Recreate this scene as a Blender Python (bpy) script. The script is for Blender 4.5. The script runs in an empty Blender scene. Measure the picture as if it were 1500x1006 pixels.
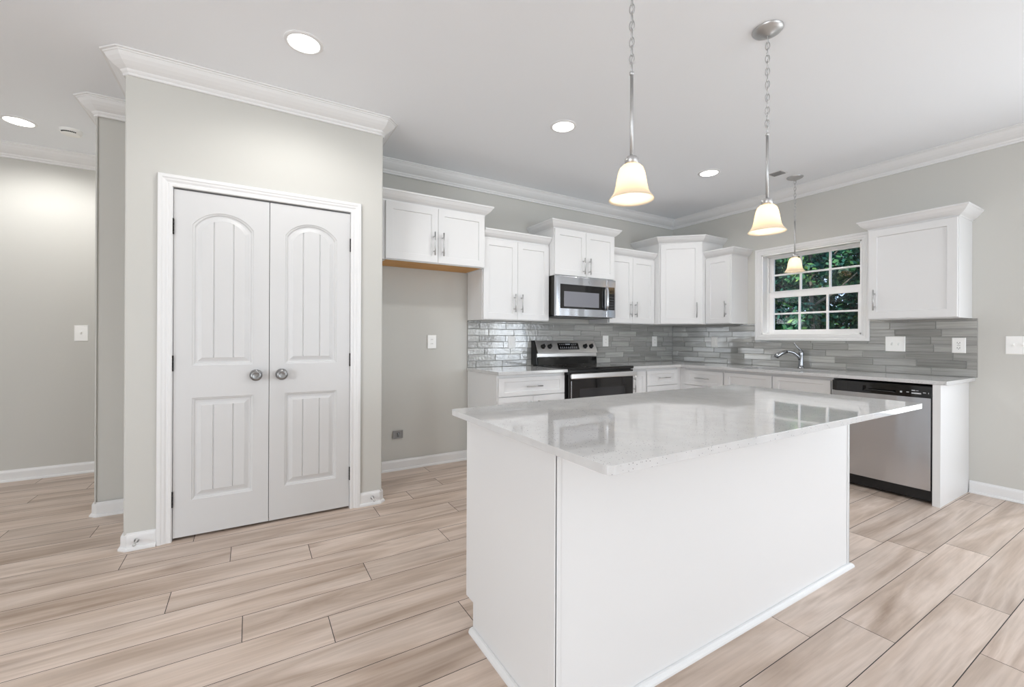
import bpy, bmesh, math, random
from mathutils import Vector, Matrix
random.seed(7)
SC = bpy.context.scene
COL = SC.collection
PI = math.pi

# ------------------------------------------------------------------ camera
CAM = Vector((-4.9207, -3.9407, 1.2128))
cd = bpy.data.cameras.new('camera')
cam = bpy.data.objects.new('camera', cd)
COL.objects.link(cam)
cd.sensor_fit = 'HORIZONTAL'
cd.sensor_width = 36.0
cd.lens = 635.43 / 1500 * 36.0
cd.shift_x = -0.13 / 1500
cd.shift_y = -(503 - 494.6) / 1500
cd.clip_start = 0.05
cd.clip_end = 200
_az, _pit, _roll = 1.0293, 0.0004, 0.0043
_f = Vector((math.cos(_az), math.sin(_az), _pit)).normalized()
_r = _f.cross(Vector((0, 0, 1))).normalized()
_u = _r.cross(_f)
_r2 = _r * math.cos(_roll) + _u * math.sin(_roll)
_u2 = -_r * math.sin(_roll) + _u * math.cos(_roll)
cam.matrix_world = Matrix(((_r2.x, _u2.x, -_f.x, CAM.x), (_r2.y, _u2.y, -_f.y, CAM.y),
                           (_r2.z, _u2.z, -_f.z, CAM.z), (0, 0, 0, 1)))
SC.camera = cam

# ------------------------------------------------------------------ world, sun, daylight, exposure
wd = bpy.data.worlds.new('sky')
SC.world = wd
wd.use_nodes = True
nt = wd.node_tree
nt.nodes.clear()
_o = nt.nodes.new('ShaderNodeOutputWorld')
_b = nt.nodes.new('ShaderNodeBackground')
_b.inputs['Color'].default_value = (0.55, 0.74, 1.0, 1)
_b.inputs['Strength'].default_value = 1.6
nt.links.new(_b.outputs[0], _o.inputs[0])

SC.view_settings.view_transform = 'Standard'
SC.view_settings.look = 'None'
SC.view_settings.gamma = 1.0
SC.view_settings.use_curve_mapping = False
SC.view_settings.exposure = 0.07
SC.cycles.use_denoising = True
SC.cycles.max_bounces = 10
SC.cycles.diffuse_bounces = 6
SC.cycles.sample_clamp_indirect = 6.0
SC.cycles.caustics_reflective = False
SC.cycles.caustics_refractive = False


def light(name, kind, loc, aim=None, energy=10, color=(1, 1, 1), **kw):
    ld = bpy.data.lights.new(name, kind)
    ld.energy = energy
    ld.color = color
    for k, v in kw.items():
        setattr(ld, k, v)
    o = bpy.data.objects.new(name, ld)
    COL.objects.link(o)
    o.location = loc
    if aim is not None:
        o.rotation_euler = Vector(aim).to_track_quat('-Z', 'Y').to_euler()
    return o


light('sun', 'SUN', (0, 0, 10), (0.75, -0.25, -0.62), 5.0, (1, 0.95, 0.82), angle=0.01)
light('slider_daylight', 'AREA', (-0.03, -4.42, 1.20), (-1, 0.0, -0.02), 34, (0.93, 0.97, 1.0), shape='RECTANGLE', size=1.5, size_y=1.3)
light('rear_fill', 'AREA', (-1.75, -8.42, 1.35), (-0.60, 1, 0.72), 112, (0.93, 0.97, 1.0), shape='RECTANGLE', size=2.6, size_y=1.9)  # unseen rear window light, added and tilted up to lift the ceiling
light('left_fill', 'AREA', (-9.9, -5.5, 1.3), (1, 0, 0.62), 186, (0.93, 0.97, 1.0), shape='RECTANGLE', size=2.6, size_y=1.9)  # unseen light from the left, added to brighten island side and ceiling


# ------------------------------------------------------------------ materials
def lin(c):
    return tuple(((x / 255) / 12.92 if x / 255 <= 0.04045 else ((x / 255 + 0.055) / 1.055) ** 2.4) for x in c)


def mat(name, rgb, rough=0.5, metal=0.0, spec=0.5, coat=0.0, bump=None, lin_rgb=False, emit=None, estr=0.0):
    m = bpy.data.materials.new(name)
    m.use_nodes = True
    n = m.node_tree.nodes
    p = n['Principled BSDF']
    c = rgb if lin_rgb else lin(rgb)
    p.inputs['Base Color'].default_value = (*c, 1)
    p.inputs['Roughness'].default_value = rough
    p.inputs['Metallic'].default_value = metal
    p.inputs['Specular IOR Level'].default_value = spec
    p.inputs['Coat Weight'].default_value = coat
    p.inputs['Coat Roughness'].default_value = 0.02
    if emit is not None:
        p.inputs['Emission Color'].default_value = (*emit, 1)
        p.inputs['Emission Strength'].default_value = estr
    if bump:
        sc, st, dist = bump
        tc = n.new('ShaderNodeTexCoord')
        no = n.new('ShaderNodeTexNoise')
        no.inputs['Scale'].default_value = sc
        no.inputs['Detail'].default_value = 4
        b = n.new('ShaderNodeBump')
        b.inputs['Strength'].default_value = st
        b.inputs['Distance'].default_value = dist
        L = m.node_tree.links
        L.new(tc.outputs['Object'], no.inputs['Vector'])
        L.new(no.outputs['Fac'], b.inputs['Height'])
        L.new(b.outputs['Normal'], p.inputs['Normal'])
    return m


def nd(m, kind, **kw):
    n = m.node_tree.nodes.new(kind)
    for k, v in kw.items():
        if k in n.inputs.keys():
            n.inputs[k].default_value = v
        else:
            setattr(n, k, v)
    return n


def lk(m, a, b):
    m.node_tree.links.new(a, b)


def ramp(m, stops):
    r = m.node_tree.nodes.new('ShaderNodeValToRGB')
    e = r.color_ramp.elements
    while len(e) < len(stops):
        e.new(0.5)
    for k, (p, c) in zip(e, stops):
        k.position = p
        k.color = (*c, 1)
    return r


M = {}
M['wall'] = mat('greige_wall_paint', (201, 200, 195), 0.75, spec=0.25, bump=(260, 0.06, 0.002))
M['ceiling'] = mat('ceiling_paint', (243, 246, 250), 0.85, spec=0.2, bump=(180, 0.06, 0.002))
M['trim'] = mat('white_trim_paint', (229, 229, 229), 0.35, spec=0.4)
M['door'] = mat('white_door_paint', (212, 212, 212), 0.4, spec=0.4)
M['cab'] = mat('white_cabinet_paint', (224, 224, 224), 0.34, spec=0.42)
M['vinyl'] = mat('white_window_vinyl', (250, 250, 250), 0.3)
M['plate'] = mat('white_plastic', (245, 245, 243), 0.35)
M['slot'] = mat('dark_slot_and_shade', (45, 45, 45), 0.6)  # real slots, and the shade painted behind the pantry doors
M['nickel'] = mat('satin_nickel', (196, 196, 196), 0.42, 1.0)
M['steel3'] = mat('console_stainless', (222, 221, 219), 0.33, 1.0)
M['knob'] = mat('pewter_nickel', (150, 150, 150), 0.34, 1.0)
M['chrome'] = mat('polished_chrome', (150, 152, 155), 0.16, 1.0)
M['hinge'] = mat('dark_bronze', (38, 37, 36), 0.45, 0.6)
M['black'] = mat('black_plastic', (16, 16, 17), 0.35)
M['glossblack'] = mat('black_glass', (6, 6, 7), 0.06, spec=0.6, coat=0.3)
M['ovenwin'] = mat('oven_window_glass', (44, 44, 46), 0.08, spec=0.6)
M['screen'] = mat('microwave_screen', (128, 129, 136), 0.22, spec=0.5)
M['mark'] = mat('control_markings', (200, 203, 208), 0.5)
M['steel2'] = mat('dark_appliance_side', (58, 56, 52), 0.4, 0.6)
M['sink'] = mat('sink_steel', (170, 172, 174), 0.3, 1.0)
M['rubber'] = mat('white_rubber', (200, 200, 198), 0.6)
M['vent'] = mat('vent_grille', (150, 150, 150), 0.5)
M['gap'] = mat('dark_gap', (60, 58, 56), 0.9)
M['pipe'] = mat('grey_valve_metal', (150, 150, 150), 0.4, 0.2)


def steel():
    m = mat('brushed_stainless', (204, 206, 210), 0.22, 1.0)
    p = m.node_tree.nodes['Principled BSDF']
    tc = nd(m, 'ShaderNodeTexCoord')
    # large shallow oil-canning of the sheet
    n2 = nd(m, 'ShaderNodeTexNoise', Scale=1.0, Detail=1.0)
    mp = nd(m, 'ShaderNodeMapping')
    mp.inputs['Scale'].default_value = (5.5, 5.5, 0.5)
    lk(m, tc.outputs['Object'], mp.inputs['Vector'])
    lk(m, mp.outputs[0], n2.inputs['Vector'])
    b = nd(m, 'ShaderNodeBump', Strength=0.3, Distance=0.04)
    lk(m, n2.outputs['Fac'], b.inputs['Height'])
    lk(m, b.outputs['Normal'], p.inputs['Normal'])
    return m


M['steel'] = steel()


def quartz():
    m = mat('white_speckled_quartz', (222, 222, 219), 0.035, spec=0.68)
    p = m.node_tree.nodes['Principled BSDF']
    tc = nd(m, 'ShaderNodeTexCoord')
    vo = nd(m, 'ShaderNodeTexVoronoi', Scale=150.0)
    lk(m, tc.outputs['Object'], vo.inputs['Vector'])
    sep = nd(m, 'ShaderNodeSeparateColor')
    lk(m, vo.outputs['Color'], sep.inputs[0])
    a = nd(m, 'ShaderNodeMath', operation='LESS_THAN')
    a.inputs[1].default_value = 0.22
    lk(m, vo.outputs['Distance'], a.inputs[0])
    b = nd(m, 'ShaderNodeMath', operation='GREATER_THAN')
    b.inputs[1].default_value = 0.72
    lk(m, sep.outputs[0], b.inputs[0])
    c = nd(m, 'ShaderNodeMath', operation='MULTIPLY')
    lk(m, a.outputs[0], c.inputs[0])
    lk(m, b.outputs[0], c.inputs[1])
    no = nd(m, 'ShaderNodeTexNoise', Scale=14.0, Detail=6.0)
    lk(m, tc.outputs['Object'], no.inputs['Vector'])
    r = ramp(m, [(0.3, lin((199, 199, 199))), (0.7, lin((207, 207, 207)))])
    lk(m, no.outputs['Fac'], r.inputs[0])
    mx = nd(m, 'ShaderNodeMix', data_type='RGBA')
    mx.inputs['B'].default_value = (*lin((112, 112, 115)), 1)
    mx.inputs[7].default_value = (*lin((112, 112, 115)), 1)
    lk(m, c.outputs[0], mx.inputs[0])
    lk(m, r.outputs[0], mx.inputs[6])
    lk(m, mx.outputs[2], p.inputs['Base Color'])
    return m


M['quartz'] = quartz()


def wood_floor():
    m = mat('taupe_vinyl_plank', (190, 172, 158), 0.36, spec=0.35)
    p = m.node_tree.nodes['Principled BSDF']
    at = nd(m, 'ShaderNodeAttribute', attribute_name='tint')
    sep = nd(m, 'ShaderNodeSeparateColor')
    lk(m, at.outputs['Color'], sep.inputs[0])
    tc = nd(m, 'ShaderNodeTexCoord')
    off = nd(m, 'ShaderNodeVectorMath', operation='MULTIPLY')
    off.inputs[1].default_value = (37, 53, 71)
    lk(m, at.outputs['Color'], off.inputs[0])
    add = nd(m, 'ShaderNodeVectorMath', operation='ADD')
    lk(m, tc.outputs['Object'], add.inputs[0])
    lk(m, off.outputs[0], add.inputs[1])

    def streak(scale, detail, dist, noise_scale):
        mp = nd(m, 'ShaderNodeMapping')
        mp.inputs['Scale'].default_value = scale
        lk(m, add.outputs[0], mp.inputs['Vector'])
        no = nd(m, 'ShaderNodeTexNoise', Scale=noise_scale, Detail=detail, Distortion=dist)
        lk(m, mp.outputs[0], no.inputs['Vector'])
        return no
    n1 = streak((0.5, 4.4, 1), 6.0, 1.1, 1.6)
    n2 = streak((1.2, 46.0, 1), 4.0, 0.3, 2.0)
    n3 = streak((1.3, 5.0, 1), 4.0, 0.8, 1.3)
    r1 = ramp(m, [(0.28, lin((160, 140, 124))), (0.45, lin((192, 174, 160))), (0.57, lin((207, 191, 179))), (0.75, lin((170, 150, 135)))])
    lk(m, n1.outputs['Fac'], r1.inputs[0])
    r2 = ramp(m, [(0.35, (0.93, 0.925, 0.92)), (0.6, (1.03, 1.03, 1.03))])
    lk(m, n2.outputs['Fac'], r2.inputs[0])
    r3 = ramp(m, [(0.34, (0.90, 0.895, 0.89)), (0.6, (1.03, 1.03, 1.03))])
    lk(m, n3.outputs['Fac'], r3.inputs[0])
    m1 = nd(m, 'ShaderNodeVectorMath', operation='MULTIPLY')
    lk(m, r1.outputs[0], m1.inputs[0])
    lk(m, r2.outputs[0], m1.inputs[1])
    m2 = nd(m, 'ShaderNodeVectorMath', operation='MULTIPLY')
    lk(m, m1.outputs[0], m2.inputs[0])
    lk(m, r3.outputs[0], m2.inputs[1])
    tone = nd(m, 'ShaderNodeMapRange')
    tone.inputs['To Min'].default_value = 0.95
    tone.inputs['To Max'].default_value = 1.12
    lk(m, sep.outputs[0], tone.inputs['Value'])
    m3 = nd(m, 'ShaderNodeVectorMath', operation='SCALE')
    lk(m, m2.outputs[0], m3.inputs[0])
    lk(m, tone.outputs[0], m3.inputs['Scale'])
    lk(m, m3.outputs[0], p.inputs['Base Color'])
    b = nd(m, 'ShaderNodeBump', Strength=0.10, Distance=0.002)
    lk(m, n2.outputs['Fac'], b.inputs['Height'])
    lk(m, b.outputs['Normal'], p.inputs['Normal'])
    return m


M['floor'] = wood_floor()


def tile_mat(name, axis, bump, wave):
    m = mat(name, (165, 165, 162), 0.05, spec=1.0, coat=1.0)
    p = m.node_tree.nodes['Principled BSDF']
    at = nd(m, 'ShaderNodeAttribute', attribute_name='tint')
    sep = nd(m, 'ShaderNodeSeparateColor')
    lk(m, at.outputs['Color'], sep.inputs[0])
    tc = nd(m, 'ShaderNodeTexCoord')
    off = nd(m, 'ShaderNodeVectorMath', operation='MULTIPLY')
    off.inputs[1].default_value = (31, 47, 59)
    lk(m, at.outputs['Color'], off.inputs[0])
    add = nd(m, 'ShaderNodeVectorMath', operation='ADD')
    lk(m, tc.outputs['Object'], add.inputs[0])
    lk(m, off.outputs[0], add.inputs[1])
    mp = nd(m, 'ShaderNodeMapping')
    s = [1.0, 1.0, 60.0]
    s[axis] = 3.0
    mp.inputs['Scale'].default_value = s
    lk(m, add.outputs[0], mp.inputs['Vector'])
    no = nd(m, 'ShaderNodeTexNoise', Scale=1.0, Detail=3.0, Distortion=0.6)
    lk(m, mp.outputs[0], no.inputs['Vector'])
    base = ramp(m, [(0.0, lin((138, 138, 135))), (0.5, lin((165, 165, 162))), (1.0, lin((188, 188, 184)))])
    lk(m, sep.outputs[0], base.inputs[0])
    r = ramp(m, [(0.3, (0.76, 0.76, 0.76)), (0.65, (1.05, 1.05, 1.05))])
    lk(m, no.outputs['Fac'], r.inputs[0])
    m1 = nd(m, 'ShaderNodeVectorMath', operation='MULTIPLY')
    lk(m, base.outputs[0], m1.inputs[0])
    lk(m, r.outputs[0], m1.inputs[1])
    lk(m, m1.outputs[0], p.inputs['Base Color'])
    n2 = nd(m, 'ShaderNodeTexNoise', Scale=wave, Detail=2.0)
    lk(m, add.outputs[0], n2.inputs['Vector'])
    b = nd(m, 'ShaderNodeBump', Strength=bump, Distance=0.004)
    lk(m, n2.outputs['Fac'], b.inputs['Height'])
    lk(m, b.outputs['Normal'], p.inputs['Normal'])
    return m


M['tileA'] = tile_mat('wavy_grey_glass_tile', 0, 0.8, 40.0)
M['tileB'] = tile_mat('grey_glass_tile', 1, 0.18, 30.0)
M['grout'] = mat('grey_grout', (150, 150, 147), 0.8)


def wood_plain():
    m = mat('maple_cabinet_underside', (196, 150, 92), 0.5)
    p = m.node_tree.nodes['Principled BSDF']
    tc = nd(m, 'ShaderNodeTexCoord')
    mp = nd(m, 'ShaderNodeMapping')
    mp.inputs['Scale'].default_value = (2, 40, 1)
    no = nd(m, 'ShaderNodeTexNoise', Scale=1.5, Detail=4.0, Distortion=0.5)
    lk(m, tc.outputs['Object'], mp.inputs['Vector'])
    lk(m, mp.outputs[0], no.inputs['Vector'])
    r = ramp(m, [(0.3, lin((196, 138, 66))), (0.7, lin((222, 170, 98)))])
    lk(m, no.outputs['Fac'], r.inputs[0])
    lk(m, r.outputs[0], p.inputs['Base Color'])
    return m


M['wood'] = wood_plain()


def glass():
    m = bpy.data.materials.new('window_glass')
    m.use_nodes = True
    n = m.node_tree.nodes
    n.clear()
    o = n.new('ShaderNodeOutputMaterial')
    t = n.new('ShaderNodeBsdfTransparent')
    t.inputs[0].default_value = (0.95, 0.97, 0.97, 1)
    g = n.new('ShaderNodeBsdfGlossy')
    g.inputs['Roughness'].default_value = 0.0
    fr = n.new('ShaderNodeFresnel')
    fr.inputs['IOR'].default_value = 1.5
    mx = n.new('ShaderNodeMixShader')
    lk(m, fr.outputs[0], mx.inputs[0])
    lk(m, t.outputs[0], mx.inputs[1])
    lk(m, g.outputs[0], mx.inputs[2])
    lk(m, mx.outputs[0], o.inputs[0])
    return m


M['glass'] = glass()


def shade_mat():
    m = bpy.data.materials.new('frosted_cream_glass')
    m.use_nodes = True
    n = m.node_tree.nodes
    n.clear()
    o = n.new('ShaderNodeOutputMaterial')
    t = n.new('ShaderNodeBsdfTranslucent')
    t.inputs[0].default_value = (1.0, 0.91, 0.77, 1)
    d = n.new('ShaderNodeBsdfPrincipled')
    d.inputs['Base Color'].default_value = (0.96, 0.90, 0.80, 1)
    d.inputs['Roughness'].default_value = 0.25
    mx = n.new('ShaderNodeMixShader')
    mx.inputs[0].default_value = 0.35
    lk(m, t.outputs[0], mx.inputs[1])
    lk(m, d.outputs[0], mx.inputs[2])
    lk(m, mx.outputs[0], o.inputs[0])
    return m


M['shade'] = shade_mat()
M['bulb'] = mat('lit_bulb', (255, 240, 215), 0.4, emit=(1.0, 0.86, 0.66), estr=7.0)
M['can'] = mat('lit_diffuser', (255, 255, 255), 0.5, emit=(1.0, 0.98, 0.95), estr=5.0)


# ------------------------------------------------------------------ mesh helpers
class MB:
    def __init__(s):
        s.v, s.f, s.smooth, s.tint = [], [], [], []

    def add(s, vs, fs, smooth=False, tint=None):
        b = len(s.v)
        s.v += [Vector(x) for x in vs]
        s.f += [tuple(b + i for i in f) for f in fs]
        s.smooth += [smooth] * len(fs)
        s.tint += [tint] * len(fs)
        return s

    def box(s, x0, x1, y0, y1, z0, z1, tint=None):
        x0, x1 = min(x0, x1), max(x0, x1)
        y0, y1 = min(y0, y1), max(y0, y1)
        z0, z1 = min(z0, z1), max(z0, z1)
        return s.add([(x0, y0, z0), (x1, y0, z0), (x1, y1, z0), (x0, y1, z0), (x0, y0, z1), (x1, y0, z1), (x1, y1, z1), (x0, y1, z1)],
                     [(0, 3, 2, 1), (4, 5, 6, 7), (0, 1, 5, 4), (1, 2, 6, 5), (2, 3, 7, 6), (3, 0, 4, 7)], tint=tint)

    def fbox(s, F, u0, u1, v0, v1, w0, w1):
        vs = [F(u, v, w) for w in (w0, w1) for (u, v) in ((u0, v0), (u1, v0), (u1, v1), (u0, v1))]
        return s.add(vs, [(0, 3, 2, 1), (4, 5, 6, 7), (0, 1, 5, 4), (1, 2, 6, 5), (2, 3, 7, 6), (3, 0, 4, 7)])

    def prism(s, poly, z0, z1):
        n = len(poly)
        vs = [(x, y, z0) for x, y in poly] + [(x, y, z1) for x, y in poly]
        fs = [tuple(range(n - 1, -1, -1)), tuple(range(n, 2 * n))] + [(i, (i + 1) % n, n + (i + 1) % n, n + i) for i in range(n)]
        return s.add(vs, fs)

    def rings(s, rings, closed=True, caps=True, smooth=False):
        n = len(rings[0])
        vs = [p for r in rings for p in r]
        fs = []
        m = n if closed else n - 1
        for i in range(len(rings) - 1):
            for j in range(m):
                k = (j + 1) % n
                fs.append((i * n + j, i * n + k, (i + 1) * n + k, (i + 1) * n + j))
        s.add(vs, fs, smooth)
        if caps:
            s.add(rings[0], [tuple(range(n - 1, -1, -1))])
            s.add(rings[-1], [tuple(range(n))])
        return s

    def tube(s, pts, r, n=10, smooth=True, caps=True, closed=False):
        pts = [Vector(p) for p in pts]
        rs = r if isinstance(r, (list, tuple)) else [r] * len(pts)
        out = []
        prev = None
        N = len(pts)
        for i, p in enumerate(pts):
            if closed:
                t = pts[(i + 1) % N] - pts[i - 1]
            else:
                t = pts[min(i + 1, N - 1)] - pts[max(i - 1, 0)]
            t.normalize()
            if prev is None:
                a = Vector((0, 0, 1)) if abs(t.z) < 0.9 else Vector((1, 0, 0))
                x = t.cross(a).normalized()
            else:
                x = (prev - t * prev.dot(t)).normalized()
            prev = x
            y = t.cross(x)
            out.append([p + (x * math.cos(2 * PI * k / n) + y * math.sin(2 * PI * k / n)) * rs[i] for k in range(n)])
        if closed:
            out.append(out[0])
            caps = False
        return s.rings(out, True, caps, smooth)

    def lathe(s, prof, F, n=32, caps=False, smooth=True):
        """prof: (radius, height) pairs; F(u, v, w): height runs along w."""
        rr = [[F(r * math.cos(2 * PI * k / n), r * math.sin(2 * PI * k / n), h) for k in range(n)] for r, h in prof]
        return s.rings(rr, True, caps, smooth)


def frame(o, U, V, W):
    o, U, V, W = Vector(o), Vector(U), Vector(V), Vector(W)
    return lambda u, v, w: o + U * u + V * v + W * w


def build(name, mb, m, parent=None, loc=None, bevel=0.0, seg=2, recalc=True, kind=None):
    """One mesh object. Vertices are given in world space; the object sits at loc (or at its parent's place)."""
    base = Vector(loc) if loc is not None else (parent['_base'] if parent is not None else Vector((0, 0, 0)))
    base = Vector(base)
    me = bpy.data.meshes.new(name)
    me.from_pydata([tuple(v - base) for v in mb.v], [], mb.f)
    me.materials.append(M[m] if isinstance(m, str) else m)
    for p, sm in zip(me.polygons, mb.smooth):
        p.use_smooth = sm
    if any(t is not None for t in mb.tint):
        ca = me.color_attributes.new('tint', 'FLOAT_COLOR', 'CORNER')
        for p, t in zip(me.polygons, mb.tint):
            for li in p.loop_indices:
                ca.data[li].color = (*(t or (0.5, 0.5, 0.5)), 1)
    if recalc:
        bm = bmesh.new()
        bm.from_mesh(me)
        bmesh.ops.remove_doubles(bm, verts=bm.verts, dist=1e-5)
        bmesh.ops.recalc_face_normals(bm, faces=bm.faces)
        bm.to_mesh(me)
        bm.free()
    o = bpy.data.objects.new(name, me)
    COL.objects.link(o)
    if parent is not None:
        o.parent = parent
        pb = Vector(parent['_base'])
        o.location = base - pb
    else:
        o.location = base
    o['_base'] = tuple(base)
    if bevel:
        b = o.modifiers.new('edge', 'BEVEL')
        b.width = bevel
        b.segments = seg
        b.limit_method = 'ANGLE'
        b.angle_limit = math.radians(40)
    if kind:
        o['kind'] = kind
    return o


def thing(name, loc, label, cat, group=None, kind=None):
    o = bpy.data.objects.new(name, None)
    COL.objects.link(o)
    o.location = loc
    o['_base'] = tuple(loc)
    o.empty_display_size = 0.1
    tag(o, label, cat, group, kind)
    return o


def tag(o, label=None, cat=None, group=None, kind=None):
    if label:
        o['label'] = label
    if cat:
        o['category'] = cat
    if group:
        o['group'] = group
    if kind:
        o['kind'] = kind
    return o


def offset_path(path, o, closed=False, side=1):
    P = [Vector((p[0], p[1])) for p in path]
    n = len(P)
    out = []
    for i in range(n):
        if closed:
            d0 = (P[i] - P[i - 1]).normalized()
            d1 = (P[(i + 1) % n] - P[i]).normalized()
        else:
            d0 = (P[i] - P[i - 1]).normalized() if i > 0 else None
            d1 = (P[i + 1] - P[i]).normalized() if i < n - 1 else None
            d0 = d0 or d1
            d1 = d1 or d0
        n0 = Vector((d0.y, -d0.x)) * side
        n1 = Vector((d1.y, -d1.x)) * side
        mt = (n0 + n1) / (1 + n0.dot(n1))
        out.append(P[i] + mt * o)
    return out


def sweep(mb, path, prof, mapf, side=1, i0=0, i1=None, closed=False, caps=True):
    """Sweep a closed profile [(offset, c)] along a 2D path with mitred corners; mapf(a, b, c) gives world points."""
    offs = {}
    for o, c in prof:
        if o not in offs:
            offs[o] = offset_path(path, o, closed, side)
    n = len(path)
    idx = list(range(n)) + ([0] if closed else [])
    if i1 is None:
        i1 = len(idx) - 1
    rings = [[mapf(offs[o][idx[i]].x, offs[o][idx[i]].y, c) for o, c in prof] for i in range(i0, i1 + 1)]
    return mb.rings(rings, True, caps and not closed)


FLAT = lambda a, b, c: Vector((a, b, c))

# ------------------------------------------------------------------ room dimensions
H = 2.80
YP = -0.711          # pantry front
PXL, PXR = -5.537, -4.093
XS = -5.822          # end of the hall stub wall
YH = 1.312           # hall far wall
XL, YF = -10.0, -8.5  # far left wall, wall behind the camera

# ---- floor: planks along x, end joints where the photo shows them
PW, PL = 0.1904, 1.34
known = {-1: -5.507, 0: -5.014, 1: -4.63, 2: -5.241, 3: -4.40, 4: -4.948, 5: -4.629, 10: -2.967, 11: -2.71, 12: -2.045, 13: -2.498, -4: -5.75, -5: -6.21, -3: -4.9, 6: -4.1, 7: -4.75}
fb = MB()
rnd = random.Random(11)
g = 0.0015
for k in range(-13, 41):
    y1 = -0.962 - PW * k
    y0 = y1 - PW
    if y1 < YF - PW or y0 > YH + PW:
        continue
    x = known.get(k, rnd.uniform(-4, -3))
    while x > XL:
        x -= PL
    while x < 0.02:
        t = (rnd.random(), rnd.random(), rnd.random())
        xa, xb = max(x + g, XL), min(x + PL - g, 0.02)
        if xb > xa:
            fb.add([(xa, y0 + g, 0), (xb, y0 + g, 0), (xb, y1 - g, 0), (xa, y1 - g, 0)], [(0, 1, 2, 3)], tint=t)
        x += PL
fl = build('floor', fb, 'floor', recalc=False, kind='structure')
build('plank_joint_bed', MB().box(XL, 0.02, YF, YH + 0.02, -0.12, -0.0012), 'gap', parent=fl)

# ---- ceiling and walls
build('ceiling', MB().box(XL - 0.15, 0.16, YF - 0.15, YH + 0.15, H, H + 0.15), 'ceiling', kind='structure')
rb = 0.010
arc = lambda cx, cy, a0, a1, n=5: [(cx + rb * math.cos(a0 + (a1 - a0) * i / n), cy + rb * math.sin(a0 + (a1 - a0) * i / n)) for i in range(n + 1)]
wb = MB().prism([(0.16, 0), (0.16, 0.12), (XS + rb, 0.12)][::-1] + arc(XS + rb, rb, PI, 1.5 * PI) + [], -0.01, H)
build('wall_back', wb, 'wall', kind='structure')
build('wall_hall_side', MB().box(XS, XS + 0.12, 0.10, YH + 0.1, -0.01, H), 'wall', kind='structure')
build('wall_hall', MB().box(XL - 0.15, XS + 0.12, YH, YH + 0.12, -0.01, H), 'wall', kind='structure')
# pantry: two piers, side walls and a header over the doors
OL, OR, OT = -5.322, -4.315, 2.100
pb = MB()
pb.prism([(OL, YP), (OL, YP + 0.115), (PXL + 0.115, YP + 0.115), (PXL + 0.115, 0), (PXL, 0)] + arc(PXL + rb, YP + rb, PI, 1.5 * PI), -0.01, H)
pb.prism(arc(PXR - rb, YP + rb, -0.5 * PI, 0) + [(PXR, 0), (PXR - 0.115, 0), (PXR - 0.115, YP + 0.115), (OR, YP + 0.115), (OR, YP)], -0.01, H)
pb.box(OL, OR, YP, YP + 0.115, OT, H)
build('wall_pantry', pb, 'wall', kind='structure')
# window wall with the window and the patio door opening
WY0, WY1, WZ0, WZ1 = -2.136, -1.204, 1.264, 2.150     # window opening
DY0, DY1, DZ1 = -5.32, -3.58, 2.10                    # patio door opening
wr = MB()
ys = [YF, DY0, DY1, WY0, WY1, 0.12]
wr.box(0, 0.22, YF, DY0, -0.01, H)
wr.box(0, 0.22, DY0, DY1, DZ1, H)
wr.box(0, 0.22, DY1, WY0, -0.01, H)
wr.box(0, 0.22, WY0, WY1, -0.01, WZ0)
wr.box(0, 0.22, WY0, WY1, WZ1, H)
wr.box(0, 0.22, WY1, 0.0, -0.01, H)
build('wall_right', wr, 'wall', kind='structure')
# walls the photograph does not show, with window openings added to let fill light in
wf = MB()
wf.box(XL, -3.1, YF - 0.15, YF, -0.01, H)
wf.box(-0.4, 0.15, YF - 0.15, YF, -0.01, H)
wf.box(-3.1, -0.4, YF - 0.15, YF, -0.01, 0.35)
wf.box(-3.1, -0.4, YF - 0.15, YF, 2.35, H)
build('wall_front', wf, 'wall', kind='structure')
wl = MB()
wl.box(XL - 0.15, XL, YF, -6.85, -0.01, H)
wl.box(XL - 0.15, XL, -4.15, YH, -0.01, H)
wl.box(XL - 0.15, XL, -6.85, -4.15, -0.01, 0.30)
wl.box(XL - 0.15, XL, -6.85, -4.15, 2.30, H)
build('wall_left', wl, 'wall', kind='structure')

# ---- crown moulding and baseboards: mitred sweeps, one object per wall run
crown = [(0, 2.690), (0.010, 2.690), (0.013, 2.694), (0.013, 2.704), (0.017, 2.707), (0.022, 2.714), (0.024, 2.721), (0.030, 2.724), (0.045, 2.733), (0.062, 2.747), (0.077, 2.764), (0.087, 2.782), (0.092, 2.784), (0.094, 2.790), (0.104, 2.792), (0.106, 2.799), (0, 2.799)]
basep = [(0, 0.0), (0.026, 0.0), (0.026, 0.008), (0.022, 0.016), (0.014, 0.020), (0.014, 0.074), (0.012, 0.082), (0.007, 0.088), (0.005, 0.095), (0, 0.095)]
ch = 0.022
room = [(0, YF), (0, 0), (PXR, 0), (PXR, YP + ch), (PXR - ch, YP), (PXL + ch, YP), (PXL, YP + ch), (PXL, 0), (XS + ch, 0), (XS, ch), (XS, YH), (XL, YH)]
# walking this path the room is on the left
segs = [(0, 1, 'right'), (1, 2, 'back'), (2, 7, 'pantry'), (7, 10, 'stub'), (10, 11, 'hall')]
for q, (a, b, nm) in enumerate(segs):
    build('trim_%d' % (q + 1), sweep(MB(), room, crown, FLAT, side=-1, i0=a, i1=b), 'trim', kind='structure')
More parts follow.
